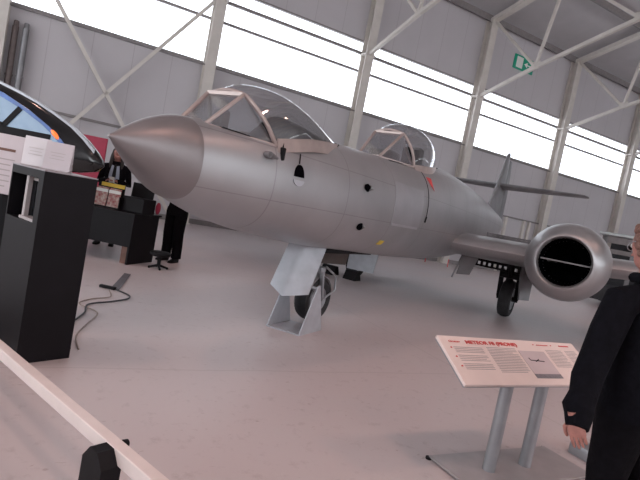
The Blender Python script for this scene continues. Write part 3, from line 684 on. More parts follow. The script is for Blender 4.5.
# ================================================================== BARRIER RAIL (front left)
br = empty('barrier_rail', (-.9, 2.2, 0)); tag(br, 'long pale painted rail on black foot crossing the lower left corner', 'barrier'); BO = V((-.9, 2.2, 0))
ra, rb = V((-.40, 1.775, .35)), V((-1.65, 2.75, .35)); rd = (rb - ra).normalized(); rn = V((rd.y, -rd.x, 0)); rn = rn if rn.y > 0 else -rn
ra2 = ra - rd * .9; rb2 = rb + rd * 1.6
mb = MB(); mb.bar(ra2 - BO - V((0, 0, .03)), rb2 - BO - V((0, 0, .03)), .055, .06, up=(0, 0, 1), bev=.004); mb.build('rail_bar', M['rail'], br, smooth=False)
def foot(p):
    m_ = MB(); pr = [(-.095, -.12), (.095, -.12), (.095, .0), (.04, .05), (-.04, .05), (-.095, .0)]
    q = p - BO; q.z = 0
    side = -rn
    m_.box(q + side * .055 + V((0, 0, .16)), (.07, .06, .32), Matrix.Rotation(math.atan2(rd.y, rd.x), 4, 'Z'), .012)
    m_.prism([q + side * .03 + rd * a + V((0, 0, .28 + b)) for a, b in ((-.075, -.13), (.075, -.13), (.075, .01), (.03, .065), (-.03, .065), (-.075, .01))], side * .07)
    m_.build('bracket', M['dark'], br, smooth=False)
    m_ = MB(); m_.box(q + V((0, 0, .012)), (.16, .5, .024), Matrix.Rotation(math.atan2(rd.y, rd.x), 4, 'Z'), .006); m_.box(q + V((0, 0, .16)), (.045, .045, .3), Matrix.Rotation(math.atan2(rd.y, rd.x), 4, 'Z')); m_.build('foot_plate', M['dark'], br, smooth=False)
    m_ = MB(); m_.lathe([(0, .018), (.02, .016)], q - side * .028 + V((0, 0, .335)) + rd * .0, -side, 14, cap=True); m_.build('clamp_bolt', M['dark'], br)
foot(V((-.655, 1.978, 0))); foot(V((-2.6, 3.49, 0)))

# ================================================================== PLINTH + things on it
pm, pr_ = V((-1.88, 3.32, 0)), V((-1.66, 3.62, 0)); dr = (pr_ - pm).normalized(); dl = V((-dr.y, dr.x, 0)); PH = 1.335; PW = .50; PD = (pr_ - pm).length
pl = empty('display_plinth', pm + dl * PW / 2 + dr * PD / 2, math.atan2(dl.y, dl.x) - PI)   # local x = right, y = away
tag(pl, 'tall matt black plinth with a white framed recess behind the rail', 'plinth')
mb = MB(); hw, hd = PW / 2, PD / 2
# shell with a real recess in the front (local -y) face
rx0, rx1, rz0, rz1 = -.235, .18, .97, 1.28
fy = -hd
mb.box((0, .06, PH / 2), (PW, PD - .12, PH)); mb.box((0, fy + .06, rz0 / 2), (PW, .12, rz0)); mb.box((0, fy + .06, (rz1 + PH) / 2), (PW, .12, PH - rz1))
mb.box(((-hw + rx0) / 2, fy + .06, (rz0 + rz1) / 2), (rx0 + hw, .12, rz1 - rz0)); mb.box(((hw + rx1) / 2, fy + .06, (rz0 + rz1) / 2), (hw - rx1, .12, rz1 - rz0))
mb.build('plinth_body', M['black2'], pl, smooth=False)
mb = MB(); t_ = .018
mb.box((-.05, fy + .045, (rz0 + rz1) / 2), (.035, .03, rz1 - rz0)); mb.box(((-.07 + rx1) / 2, fy + .075, rz1 - .02), (rx1 + .07, .03, t_)); mb.box(((-.07 + rx1) / 2, fy + .06, rz0 + .012), (rx1 + .07, .09, .02))
mb.build('screen_frame', M['tgrey'], pl, smooth=False, label='pale frame inside the recess')
mb = MB(); mb.box(((-.06 + rx1) / 2, fy + .105, (rz0 + rz1) / 2), (rx1 + .06, .02, rz1 - rz0 - .02)); mb.build('screen', nmat('dark_screen', (.01, .011, .014), .1, noise=.1), pl, smooth=False)
mb = MB(); mb.box((0, 0, PH + .004), (PW + .004, PD + .004, .008)); mb.build('top_board', nmat('plinth_edge', (.30, .28, .30), .4, noise=.1), pl, smooth=False)
plm = Matrix.Translation(pl.location) @ Matrix.Rotation(pl.rotation_euler.z, 4, 'Z')
def leaflet(name, x, y, w, h, rot, lean, label):
    e = empty(name, plm @ V((x, y, PH + .009)), pl.rotation_euler.z + rot); tag(e, label, 'leaflet holder')
    m_ = MB(); R = Matrix.Rotation(-lean, 4, 'X')
    m_.box(R @ V((0, 0, h / 2)), (w, .004, h), R); a = m_.build('acrylic_sheet', M['acry'], e, smooth=False)
    m_ = MB(); m_.box(R @ V((0, .0, h / 2)) + V((0, .03, 0)), (w, .003, h * .98), Matrix.Rotation(lean * .6, 4, 'X')); m_.box((0, .02, .003), (w, .09, .006)); m_.build('back_support', M['acry'], e, smooth=False)
    m_ = MB()
    for k in range(3): m_.box(R @ V((-.005, -.0035, h * (.62 - .11 * k))), (w * (.55 - .1 * (k % 2)), .001, .004), R)
    m_.build('printed_lines', M['tgrey'], e, smooth=False)
    return e
leaflet('leaflet_holder', -.19, -.07, .17, .215, 1.0, .16, 'left white acrylic leaflet holder on the black plinth')
leaflet('leaflet_holder', -.01, .0, .19, .205, .75, .16, 'right glossy acrylic leaflet holder on the black plinth')

# big white text panel further left
wp = empty('text_board', (-3.03, 4.15, 0), math.radians(6)); tag(wp, 'large white text panel at far left behind the black plinth', 'sign')
mb = MB(); mb.box((0, 0, 1.30), (.95, .03, .50), Matrix.Rotation(-.15, 4, 'X'), .004); wpp = mb.build('text_panel', M['white'], wp, smooth=False)
mb = MB()
for k in range(6): mb.box(Matrix.Rotation(-.15, 4, 'X') @ V((.2 - .01 * (k % 3), -.0165, .04 - .045 * k)) + V((0, 0, 1.30)), (.40 - .03 * (k % 2), .002, .009), Matrix.Rotation(-.15, 4, 'X'))
mb.build('text_lines', M['tgrey'], wpp, smooth=False)
mb = MB(); mb.box(Matrix.Rotation(-.15, 4, 'X') @ V((.2, -.0165, .12)) + V((0, 0, 1.30)), (.38, .002, .022), Matrix.Rotation(-.15, 4, 'X')); mb.build('heading_line', M['brown'], wpp, smooth=False)
for x in (-.35, .35):
    mb = MB(); mb.box((x, .04, .55), (.05, .04, 1.1)); mb.box((x, .04, .01), (.08, .4, .02)); mb.build('panel_leg', M['dark'], wp, smooth=False)

# ================================================================== BLACK CAPSULE (left)
cp = empty('simulator_capsule', (-4.9, 7.0, 0)); tag(cp, 'glossy black rounded ride capsule with silver stripe and blue window', 'simulator'); CO = V((-4.9, 7.0, 0))
prof = [(-3.20, 1.42), (-3.22, 1.50), (-3.30, 1.60), (-3.46, 1.74), (-3.66, 1.88), (-3.90, 2.00), (-4.2, 2.13), (-4.5, 2.23), (-4.9, 2.34), (-5.4, 2.43), (-6.0, 2.46), (-6.6, 2.43), (-7.1, 2.4), (-7.4, 2.1), (-7.5, 1.7), (-7.3, 1.4), (-7.0, 1.26), (-5, 1.2), (-3.9, 1.23), (-3.5, 1.27), (-3.28, 1.33)]
cx_, cz_ = -5.3, 1.75
rings = []
for (y, k) in ((-.0, .92), (.03, .96), (.09, .985), (.18, .985), (.35, .93), (.6, .85), (.9, .76), (1.2, .66), (1.5, .52), (1.7, .36)):
    rings.append([V((cx_ + (x - cx_) * k, 7.0 + y, cz_ + (z - cz_) * k)) - CO for x, z in prof])
mb = MB(); mb.loft(rings); body = mb.build('capsule_body', M['blk_gloss'], cp, ang=60)
def prof_line(k, i0, i1, y):
    return [V((cx_ + (x - cx_) * k, 7.0 + y, cz_ + (z - cz_) * k)) - CO for x, z in prof[i0:i1]]
mb = MB(); pts = prof_line(.975, 2, 12, .055); rings = []
for p in pts: rings.append([p + V((0, -.012, .018)), p + V((0, .01, .03)), p + V((0, .0, -.03)), p + V((0, -.02, -.022))])
mb.loft(rings); mb.build('silver_stripe', M['trim'], cp)
win = [(-5.6, 2.30), (-5.1, 2.27), (-4.7, 2.17), (-4.3, 2.00), (-4.0, 1.83), (-3.8, 1.68), (-3.7, 1.58), (-4.6, 1.56), (-5.6, 1.56)]
mb = MB(); mb.prism([V((x, 6.985, z)) - CO for x, z in win], (0, .03, 0)); mb.build('blue_rim', M['blue'], cp, smooth=False)
wc = (-4.75, 1.86)
mb = MB(); mb.prism([V((wc[0] + (x - wc[0]) * .88, 6.975, wc[1] + (z - wc[1]) * .80)) - CO for x, z in win], (0, .02, 0)); mb.build('window_glazing', M['bluegl'], cp, smooth=False)
mb = MB(); mb.bar(V((-4.42, 6.968, 2.0)) - CO, V((-4.62, 6.968, 1.72)) - CO, .07, .014, up=(0, 1, 0)); mb.bar(V((-4.62, 6.968, 1.74)) - CO, V((-4.78, 6.968, 1.76)) - CO, .05, .014, up=(0, 1, 0)); mb.bar(V((-4.76, 6.968, 1.74)) - CO, V((-4.80, 6.968, 2.05)) - CO, .06, .014, up=(0, 1, 0))
mb.bar(V((-5.4, 6.968, 1.66)) - CO, V((-3.95, 6.968, 1.66)) - CO, .12, .014, up=(0, 1, 0)); mb.build('window_bars', M['dark'], cp, smooth=False)
mb = MB(); mb.sphere(V((-3.90, 6.99, 1.735)) - CO, .07, (1.2, .4, .45), 14, Matrix.Rotation(.75, 4, 'Y')); mb.build('amber_light', M['amber'], cp)
mb = MB(); mb.box(V((-5.75, 7.9, .62)) - CO, (2.6, 1.3, 1.24), None, .03); mb.build('pedestal', M['dark'], cp, smooth=False)
mb = MB(); mb.box(V((-5.75, 7.235, 1.0)) - CO, (2.6, .02, .12)); mb.build('blue_band', M['blue'], cp, smooth=False)

# ================================================================== SALES DESK
c0, c1 = V((-2.87, 7.66, 0)), V((-2.71, 8.37, 0)); dv = (c1 - c0).normalized(); dw = V((-1, .12, 0)).normalized(); DZ = .80; DL = 1.22; DD = .75
dk = empty('sales_desk', c0, 0); tag(dk, 'black desk with modesty panel standing below the aircraft nose tip', 'desk')
def dp(a, b, z): return dw * a + dv * b + V((0, 0, z))
mb = MB(); mb.prism([dp(-.02, -.02, DZ - .03), dp(DL + .02, -.02, DZ - .03), dp(DL + .02, DD, DZ - .03), dp(-.02, DD, DZ - .03)], (0, 0, .03)); mb.build('desktop', M['black2'], dk, smooth=False)
for a in (0, DL - .03):
    mb = MB(); mb.prism([dp(a, 0, 0), dp(a + .03, 0, 0), dp(a + .03, DD - .04, 0), dp(a, DD - .04, 0)], (0, 0, DZ - .03)); mb.build('end_panel', M['black2'], dk, smooth=False)
mb = MB(); mb.prism([dp(.03, .02, .27), dp(DL - .03, .02, .27), dp(DL - .03, .04, .27), dp(.03, .04, .27)], (0, 0, DZ - .30)); mb.build('modesty_panel', M['black2'], dk, smooth=False)
mb = MB(); mb.prism([dp(.04, .06, 0), dp(.16, .06, 0), dp(.16, .5, 0), dp(.04, .5, 0)], (0, 0, .55)); mb.build('drawer_pedestal', M['brown'], dk, smooth=False)
# leaflet rack
lr = empty('leaflet_rack', c0 + dp(.62, .22, DZ), math.radians(-8)); tag(lr, 'rack of colourful red and yellow leaflets on the black desk', 'leaflet rack')
mb = MB(); mb.box((0, .05, .19), (.46, .02, .38)); mb.box((0, 0, .01), (.46, .12, .02)); mb.box((-.225, 0, .1), (.012, .12, .2)); mb.box((.225, 0, .1), (.012, .12, .2)); mb.build('rack_body', M['dark'], lr, smooth=False)
for k in range(2):
    mb = MB(); mb.box((-.11 + .22 * k, -.02, .165), (.20, .012, .30), Matrix.Rotation(-.12, 4, 'X')); q = mb.build('leaflet', M['leafp'], lr, smooth=False)
    mb = MB(); mb.box((-.11 + .22 * k, -.018, .26), (.20, .014, .05), Matrix.Rotation(-.12, 4, 'X')); mb.build('leaflet_header', M['wht'], q, smooth=False)
mb = MB(); mb.box((.03, .035, .36), (.40, .012, .06)); mb.build('header_card', M['yellow'], lr, smooth=False, label='yellow header strip')
# monitor/till
tl = empty('cash_till', c0 + dp(.20, .40, DZ), math.radians(-12)); tag(tl, 'black till with raised display on the right of the desk', 'till')
mb = MB(); mb.box((0, 0, .12), (.38, .36, .24), None, .012); mb.build('till_body', M['black2'], tl, smooth=False)
mb = MB(); mb.box((-.04, .12, .34), (.40, .03, .26), Matrix.Rotation(-.1, 4, 'X'), .006); mb.bar((-.04, .13, .2), (-.04, .13, .3), .05); mb.build('till_display', M['dark'], tl, smooth=False)
mb = MB(); mb.sphere((0, 0, .11), .07, (.6, .8, 1.45), 16); o = mb.build('red_bag', M['redp']); o.location = c0 + dp(-.05 + .06, .64, DZ + .0); tag(o, 'small dark red bag at the right end of the desk', 'bag')
# low stool
sl = empty('low_stool', (-2.44, 7.86, 0)); tag(sl, 'low round black stool on centre stem beside the desk', 'stool')
mb = MB(); mb.lathe([(.20, .10), (.21, .15), (.235, .165), (.265, .16), (.275, .14), (.276, .001)], (0, 0, 0), (0, 0, 1), 28, cap=True); mb.build('seat', M['dark'], sl)
mb = MB(); mb.tube([(0, 0, .04), (0, 0, .21)], .03, 12); mb.build('stem', M['dark'], sl)
for k in range(4):
    a = k * PI / 2 + .5; mb = MB(); mb.tube([(0, 0, .06), (.14 * math.cos(a), .14 * math.sin(a), .022)], [.022, .016], 8); mb.sphere((.14 * math.cos(a), .14 * math.sin(a), .02), .02); mb.build('foot', M['dark'], sl)

# floor plate and cables
mb = MB(); mb.prism([V((-2.62, 6.98, .001)), V((-2.53, 6.98, .001)), V((-2.27, 5.97, .001)), V((-2.38, 6.0, .001))], (0, 0, .012)); o = mb.build('cable_cover', M['ramp'], smooth=False); tag(o, 'narrow dark grey cable cover strip lying on the pale floor', 'cable cover')
mb = MB(); mb.box((-2.40, 5.94, .02), (.20, .05, .034), Matrix.Rotation(-.1, 4, 'Z'), .006); o = mb.build('cable_connector', M['dark']); tag(o, 'small black plug connector at the end of the cable cover', 'connector')
def spline(pts, n=8):
    out = []; P_ = [V(p) for p in pts]
    for i in range(len(P_) - 1):
        p0, p1, p2, p3 = P_[max(i - 1, 0)], P_[i], P_[i + 1], P_[min(i + 2, len(P_) - 1)]
        for k in range(n):
            t = k / n; out.append(.5 * ((2 * p1) + (p2 - p0) * t + (2 * p0 - 5 * p1 + 4 * p2 - p3) * t * t + (3 * p1 - p0 - 3 * p2 + p3) * t ** 3))
    out.append(P_[-1]); return out
mb = MB(); mb.tube(spline([(-2.30, 5.93, .012), (-2.08, 5.78, .012), (-2.02, 5.60, .012), (-2.10, 5.35, .012), (-2.22, 5.08, .012), (-2.12, 4.80, .012), (-2.08, 4.62, .012), (-2.00, 4.2, .012), (-1.74, 3.78, .012)]), .009, 8); o = mb.build('power_cable', M['cable']); tag(o, 'black cable curving from the connector to the black plinth', 'cable')
mb = MB(); mb.tube(spline([(-2.34, 5.85, .010), (-2.2, 5.55, .010), (-2.30, 5.3, .010), (-2.30, 5.05, .010), (-2.02, 4.85, .010), (-1.93, 4.45, .010), (-1.85, 4.1, .010), (-1.68, 3.80, .010)]), .007, 8); o = mb.build('power_cable', M['cablec']); tag(o, 'beige cable running beside the black cable to the plinth', 'cable')

# ================================================================== RIGHT BACKGROUND: open shelter/cabin with silver roof
bg = empty('exhibit_cabin', (10.75, 15.9, 0), math.radians(-38)); tag(bg, 'dark open sided cabin with a silver roof behind the right wing', 'cabin')
mb = MB(); mb.box((0, .6, 2.40), (3.6, 2.2, .10), None, .02); mb.build('roof_panel', M['bglight'], bg, smooth=False)
mb = MB(); mb.box((0, 1.6, 1.2), (3.4, .08, 2.3)); mb.box((0, .6, .45), (3.4, 2.0, .5), None, .02); mb.build('cabin_body', M['bgdark'], bg, smooth=False)
for x in (-1.6, -.75, .1, .95, 1.65):
    mb = MB(); mb.box((x, -.38, 1.5), (.12, .1, 1.75)); mb.build('cabin_post', M['alu_dark'], bg, smooth=False)
mb = MB(); mb.box((0, -.4, 1.85), (3.4, .06, .14)); mb.box((0, -.4, 2.22), (3.4, .06, .22)); mb.build('cabin_rail', M['steeld'], bg, smooth=False)
for x in (-1.1, 1.1):
    for y in (0, 1.2):
        mb = MB(); mb.lathe([(-.1, .15), (-.1, .3), (-.05, .32), (.05, .32), (.1, .3), (.1, .15)], (x, y, .32), (0, 1, 0), 24, cap=True); mb.build('wheel', M['tyre'], bg)

# ================================================================== PEOPLE
def skin_body(name, verts, edges, mat, parent, sub=2, root=0):
    """verts: list of (co, rx, ry)"""
    me = bpy.data.meshes.new(name); me.from_pydata([V(v[0]) for v in verts], edges, []); o = bpy.data.objects.new(name, me); C.objects.link(o)
    md = o.modifiers.new('Skin', 'SKIN'); md.use_smooth_shade = True
    for i, v in enumerate(verts):
        sv = me.skin_vertices[0].data[i]; sv.radius = (v[1], v[2] if len(v) > 2 else v[1]); sv.use_root = (i == root)
    s = o.modifiers.new('Subdivision', 'SUBSURF'); s.levels = sub; s.render_levels = sub
    dg = bpy.context.evaluated_depsgraph_get(); dg.update(); m2 = bpy.data.meshes.new_from_object(o.evaluated_get(dg)); bpy.data.objects.remove(o)
    m2.materials.clear(); m2.materials.append(mat)
    for p in m2.polygons: p.use_smooth = True
    o2 = bpy.data.objects.new(name, m2); C.objects.link(o2); o2.parent = parent; return o2
def rings_body(mb, rs, n=24, e=2.2):
    """stacked superellipse rings: (centre, half width vec, half depth vec)"""
    R_ = []
    for c, hx, hy in rs:
        c = V(c); hx = V(hx); hy = V(hy); ring = []
        for k in range(n):
            a = 2 * PI * k / n; ca, sa = math.cos(a), math.sin(a)
            ring.append(c + hx * math.copysign(abs(ca) ** (2 / e), ca) + hy * math.copysign(abs(sa) ** (2 / e), sa))
        R_.append(ring)
    mb.loft(R_)
def head(mb, c, fwd, r=.105, chin=.0):
    f = V(fwd).normalized(); up = V((0, 0, 1)); rt = f.cross(up).normalized(); up = rt.cross(f)
    R = Matrix((rt, f, up)).transposed().to_4x4(); c = V(c)
    mb.sphere(c, r, (.76, .92, 1.08), 24, R)
    mb.sphere(c + f * .02 - up * .055, r * .72, (.82, 1.0, .95), 20, R)           # jaw
    mb.loft([[c + f * (.092 + a) + up * z + rt * w for w in (-wd, 0, wd)] + [c + f * .08 + up * z] for (a, z, wd) in ((-.005, .02, .008), (.012, -.005, .011), (.026, -.028, .016), (.0, -.04, .013))])   # nose
    for s in (1, -1): mb.sphere(c + rt * s * r * .77 + up * -.01, .026, (.35, .8, 1.25), 12, R)     # ears
    return f, rt, up, R
def face(c, fwd, parent):
    f = V(fwd).normalized(); rt = f.cross(V((0, 0, 1))).normalized(); up = rt.cross(f); c = V(c); m_ = MB()
    for s in (1, -1):
        m_ = MB(); m_.sphere(c + f * .085 + rt * s * .033 + up * .012, .012, n=10); m_.build('eye', M['wht'], parent)
        m_ = MB(); m_.sphere(c + f * .094 + rt * s * .033 + up * .012, .006, n=8); m_.build('iris', M['dark'], parent)
    m_ = MB(); m_.sphere(c + f * .084 - up * .065, .022, (1.1, .4, .3), 10, Matrix((rt, f, up)).transposed().to_4x4()); m_.build('lips', M['leafp'] if False else M['skin'], parent)
def hand(mb_parent, wrist, d, palm_n, side, curl=.5, parent=None, scale=1., name='hand'):
    """wrist: point; d: pointing direction; palm_n: palm normal; side: towards the thumb"""
    d = V(d).normalized(); pn = V(palm_n); pn = (pn - d * pn.dot(d)).normalized(); sd = V(side); sd = (sd - d * sd.dot(d) - pn * sd.dot(pn)).normalized()
    w = V(wrist); k = scale; m_ = MB()
    rings_body(m_, [(w - d * .03 * k, sd * .024 * k, pn * .019 * k), (w, sd * .026 * k, pn * .018 * k), (w + d * .03 * k, sd * .036 * k, pn * .018 * k), (w + d * .065 * k, sd * .042 * k, pn * .016 * k), (w + d * .09 * k, sd * .041 * k, pn * .013 * k), (w + d * .098 * k, sd * .036 * k, pn * .008 * k)], 16)
    for i, (off, L) in enumerate(((.030, .070), (.010, .078), (-.010, .072), (-.029, .056))):
        p = w + d * .082 * k + sd * off * k; dd = d.copy(); pts = [p]; rs = [.0095 * k]
        for j, fr in enumerate((.45, .30, .25)):
            ang = curl * (.45 + .35 * j + .06 * i); dd = (Quaternion(sd, 0) @ dd)
            dd = (dd * math.cos(ang * .7) + pn * math.sin(ang * .7)).normalized(); p = p + dd * L * fr * k * 1.15; pts.append(p); rs.append((.0088 - .0012 * j) * k)
        m_.tube(pts, rs, 10); m_.sphere(pts[-1], rs[-1] * .98, n=8)
    p = w + d * .02 * k + sd * .026 * k; t1 = p + (d * .6 + sd * .55 + pn * .25).normalized() * .042 * k; t2 = t1 + (d * .85 + sd * .15 + pn * .35).normalized() * .034 * k; t3 = t2 + (d * .9 - sd * .05 + pn * .4).normalized() * .022 * k
    m_.tube([p, t1, t2, t3], [.013 * k, .0115 * k, .010 * k, .0085 * k], 10); m_.sphere(t3, .0085 * k, n=8)
    return m_.build(name, M['skin'], parent)
def shoe(p, d, parent, mat='dark', L=.27):
    d = V(d).normalized(); s = V((-d.y, d.x, 0)); m_ = MB(); p = V(p)
    prof = [(-.07, .035, .10, .0), (-.04, .042, .105, 0), (.02, .042, .085, 0), (.10, .048, .06, 0), (.16, .046, .045, 0), (.195, .03, .03, 0)]
    rings_ = []
    for a, w_, h_, _ in prof:
        rings_.append([p + d * a + s * w_ * x + V((0, 0, h_ * z)) for x, z in ((-1, 0), (-1, .5), (-.7, .9), (0, 1), (.7, .9), (1, .5), (1, 0))])
    m_.loft(rings_); return m_.build('shoe', M[mat], parent)

def person(name, loc, rz, H, top, bottom, hairm, label, kind, arms, longhair=False, skirt=None, shirt=None, lean=0.):
    """standing figure in its own frame: faces local +y, x = its right; arms: dict side -> (elbow, wrist, dir)"""
    e = empty(name, loc, rz); tag(e, label, 'person')
    k = H / 1.70; fx = lambda x, y, z: V((x * k, y * k + lean * max(0, z - .9) * k, z * k))
    # continuous body (skin coloured trunk, neck, head, limbs) under clothes
    b = MB(); rings_body(b, [(fx(0, 0, .88), (.12 * k, 0, 0), (0, .09 * k, 0)), (fx(0, 0, 1.1), (.11 * k, 0, 0), (0, .08 * k, 0)), (fx(0, 0, 1.36), (.13 * k, 0, 0), (0, .08 * k, 0)), (fx(0, .0, 1.43), (.06 * k, 0, 0), (0, .05 * k, 0)), (fx(0, .01, 1.47), (.05 * k, 0, 0), (0, .052 * k, 0)), (fx(0, .02, 1.56), (.05 * k, 0, 0), (0, .055 * k, 0))])
    hc = fx(0, .03, 1.585); head(b, hc, (0, 1, 0), .105 * k)
    bod = b.build('body', M['skin'], e); face(hc, (0, 1, 0), bod)
    # top garment: torso
    t = MB(); zb = .80 if not skirt else .92
    rings_body(t, [(fx(0, 0, zb), (.175 * k, 0, 0), (0, .125 * k, 0)), (fx(0, -.005, .93), (.178 * k, 0, 0), (0, .13 * k, 0)), (fx(0, 0, 1.05), (.155 * k, 0, 0), (0, .115 * k, 0)), (fx(0, .005, 1.2), (.172 * k, 0, 0), (0, .125 * k, 0)), (fx(0, 0, 1.32), (.185 * k, 0, 0), (0, .12 * k, 0)), (fx(0, -.005, 1.385), (.165 * k, 0, 0), (0, .095 * k, 0)), (fx(0, -.005, 1.425), (.10 * k, 0, 0), (0, .07 * k, 0)), (fx(0, 0, 1.45), (.062 * k, 0, 0), (0, .058 * k, 0))], 28)
    t.build('jacket', M[top], e)
    for sd in (1, -1):
        el, wr, hd, pn, th = arms[sd]; sh = fx(sd * .175, -.005, 1.345); el = fx(*el); wr = fx(*wr)
        m_ = MB(); m_.tube([fx(sd * .11, -.005, 1.35), sh, sh.lerp(el, .5), el, el.lerp(wr, .5), wr], [.06 * k, .066 * k, .056 * k, .048 * k, .043 * k, .036 * k], 16); m_.build('sleeve', M[top], e)
        hand(None, wr + V(hd).normalized() * .015, hd, pn, th, .6, e, k)
    if skirt:
        m_ = MB(); rings_body(m_, [(fx(0, 0, .50), (.20 * k, 0, 0), (0, .16 * k, 0)), (fx(0, 0, .75), (.185 * k, 0, 0), (0, .14 * k, 0)), (fx(0, 0, .95), (.165 * k, 0, 0), (0, .12 * k, 0))]); m_.build('skirt', M[skirt], e)
    for sd in (1, -1):
        m_ = MB(); m_.tube([fx(sd * .09, 0, .93), fx(sd * .095, 0, .86), fx(sd * .10, .01, .50), fx(sd * .105, -.015, .27), fx(sd * .11, -.02, .07)], [.10 * k, .108 * k, .092 * k, .086 * k, .085 * k], 18); m_.build('trouser_leg', M[bottom], e)
        shoe(fx(sd * .11, -.01, 0), (sd * .12, 1, 0), e)
    # hair
    f = V((0, 1, 0)); m_ = MB(); m_.sphere(hc + V((0, -.018, .022)) * k, .112 * k, (.82, .93, 1.02), 22)
    if longhair:
        rings_body(m_, [(hc + V((0, -.03, .05)), (.085, 0, 0), (0, .07, 0)), (hc + V((0, -.05, -.10)), (.10, 0, 0), (0, .05, 0)), (hc + V((0, -.06, -.24)), (.09, 0, 0), (0, .04, 0)), (hc + V((0, -.06, -.32)), (.06, 0, 0), (0, .03, 0))])
        for sd in (1, -1): m_.tube([hc + V((sd * .075, .02, .06)), hc + V((sd * .092, .03, -.06)), hc + V((sd * .10, .05, -.2)), hc + V((sd * .095, .07, -.30))], [.02, .03, .03, .012], 10)
    # keep the face clear
    hb = m_.build('hair', M[hairm], e)
    for v in hb.data.vertices:
        d_ = v.co - hc
        if d_.y > .045 and d_.z < .065 and abs(d_.x) < .075 and d_.z > -.12: v.co.y = hc.y + .045
    if shirt:
        m_ = MB(); m_.loft([[fx(-.06, .122, 1.38), fx(0, .135, 1.36), fx(.06, .122, 1.38)], [fx(-.08, .142, 1.25), fx(0, .152, 1.25), fx(.08, .142, 1.25)], [fx(-.09, .138, 1.1), fx(0, .15, 1.1), fx(.09, .138, 1.1)], [fx(-.07, .14, .98), fx(0, .152, .98), fx(.07, .14, .98)]], cap=False, closed=False)
        sh_ = m_.build('shirt_front', M[shirt], e); sm = sh_.modifiers.new('Solidify', 'SOLIDIFY'); sm.thickness = .012
        m_ = MB(); m_.loft([[fx(-.018, .15, 1.40), fx(.018, .15, 1.40), fx(.018, .142, 1.40), fx(-.018, .142, 1.40)], [fx(-.03, .172, 1.2), fx(.03, .172, 1.2), fx(.03, .155, 1.2), fx(-.03, .155, 1.2)], [fx(-.012, .168, 1.06), fx(.012, .168, 1.06), fx(.012, .155, 1.06), fx(-.012, .155, 1.06)]]); m_.build('tie', M['dark'], e)
    return e, hc
facing = math.radians(180 + 15)     # towards the camera
w_, hc = person('person', (-3.94, 9.25, 0), facing, 1.83, 'trous', 'trous', 'hair_d', 'woman in black jacket and pale blue shirt with tie behind the desk', 'w',
    {1: ((.24, .0, 1.08), (.06, .22, 1.12), (-.8, .4, .1), (0, .3, -1), (0, 1, .3)), -1: ((-.24, .0, 1.08), (-.06, .22, 1.12), (.8, .4, .1), (0, .3, -1), (0, 1, .3))}, True, 'skirt', 'shirt')
mb = MB(); mb.box((0, 0, 0), (.09, .02, .10), Matrix.Rotation(.3, 4, 'X')); o = mb.build('paper_card', M['wht'], smooth=False); o.location = Matrix.Translation((-3.94, 9.25, 0)) @ Matrix.Rotation(facing, 4, 'Z') @ V((0, .33, 1.22)); tag(o, 'small white card held in the hands of the woman', 'card')
person('person', (-2.56, 8.80, 0), math.radians(160), 1.74, 'trous', 'trous', 'hair_d', 'standing person in black trousers mostly hidden behind the aircraft nose', 'm',
    {1: ((.24, .0, 1.12), (.06, .24, 1.22), (-.8, .3, .2), (0, .3, -1), (0, 1, .3)), -1: ((-.24, .0, 1.12), (-.06, .24, 1.22), (.8, .3, .2), (0, .3, -1), (0, 1, .3))})

# ---- visitor at the right edge, seen from behind and turned left
def rayp(u, v, Y):
    d = _fw + _X * (u - 320) / F_PX + _Y * (240 - v) / F_PX
    return CAM + d * (Y / d.y)
VB = V((1.69, 2.40, 0))
vis = empty('person', VB); tag(vis, 'person in black hooded top seen from behind at right edge', 'person')
fwd = V((-.25, .97, 0)).normalized(); rt = V((fwd.y, -fwd.x, 0))         # facing away to the left; rt = their right
def vb(r, f, z): return rt * r + fwd * f + V((0, 0, z))
hc = rayp(654, 246, 2.38) - VB
b = MB(); rings_body(b, [(vb(0, 0, .85), rt * .12, fwd * .09), (vb(0, 0, 1.1), rt * .12, fwd * .09), (vb(-.01, .02, 1.28), rt * .12, fwd * .08), (vb(-.02, .05, 1.35), rt * .06, fwd * .055), (hc + V((0, 0, -.06)), rt * .052, fwd * .055)])
HF = V((-.20, 1, -.32)).normalized(); head(b, hc, HF, .105); bod = b.build('body', M['skin'], vis); face(hc, HF, bod)
# hair: curly cap made of many small tufts
b = MB(); b.sphere(hc + V((0, 0, .02)) - HF * .022, .113, (.88, .93, 1.0), 22)
for i in range(420):
    a = random.uniform(0, 2 * PI); zz = random.uniform(-.75, 1); rr = math.sqrt(1 - zz * zz); d = V((rr * math.cos(a), rr * math.sin(a), zz))
    if d.dot(HF) > .35 and d.z < .35: continue
    b.sphere(hc + V((0, 0, .02)) - HF * .022 + V((d.x * .098, d.y * .104, d.z * .112)), random.uniform(.009, .017), (1, 1, 1.2), 8)
b.build('hair', M['hair_r'], vis, label='short curly auburn hair')
b = MB(); hf = HF; hr = V((hf.y, -hf.x, 0)).normalized()
for s in (1, -1):
    b.tube([hc + hf * .094 + hr * s * .035 + V((math.cos(a), 0, 0)) * 0 + (hr * math.cos(a) * .024 + V((0, 0, math.sin(a) * .018))) + V((0, 0, .006)) for a in [2 * PI * k / 16 for k in range(17)]], .0022, 6)
    b.tube([hc + hf * .09 + hr * s * .058 + V((0, 0, .012)), hc + hf * .03 + hr * s * .092 + V((0, 0, .012)), hc - hf * .02 + hr * s * .09 + V((0, 0, .0))], .003, 6)
b.build('glasses', M['grey'], vis)
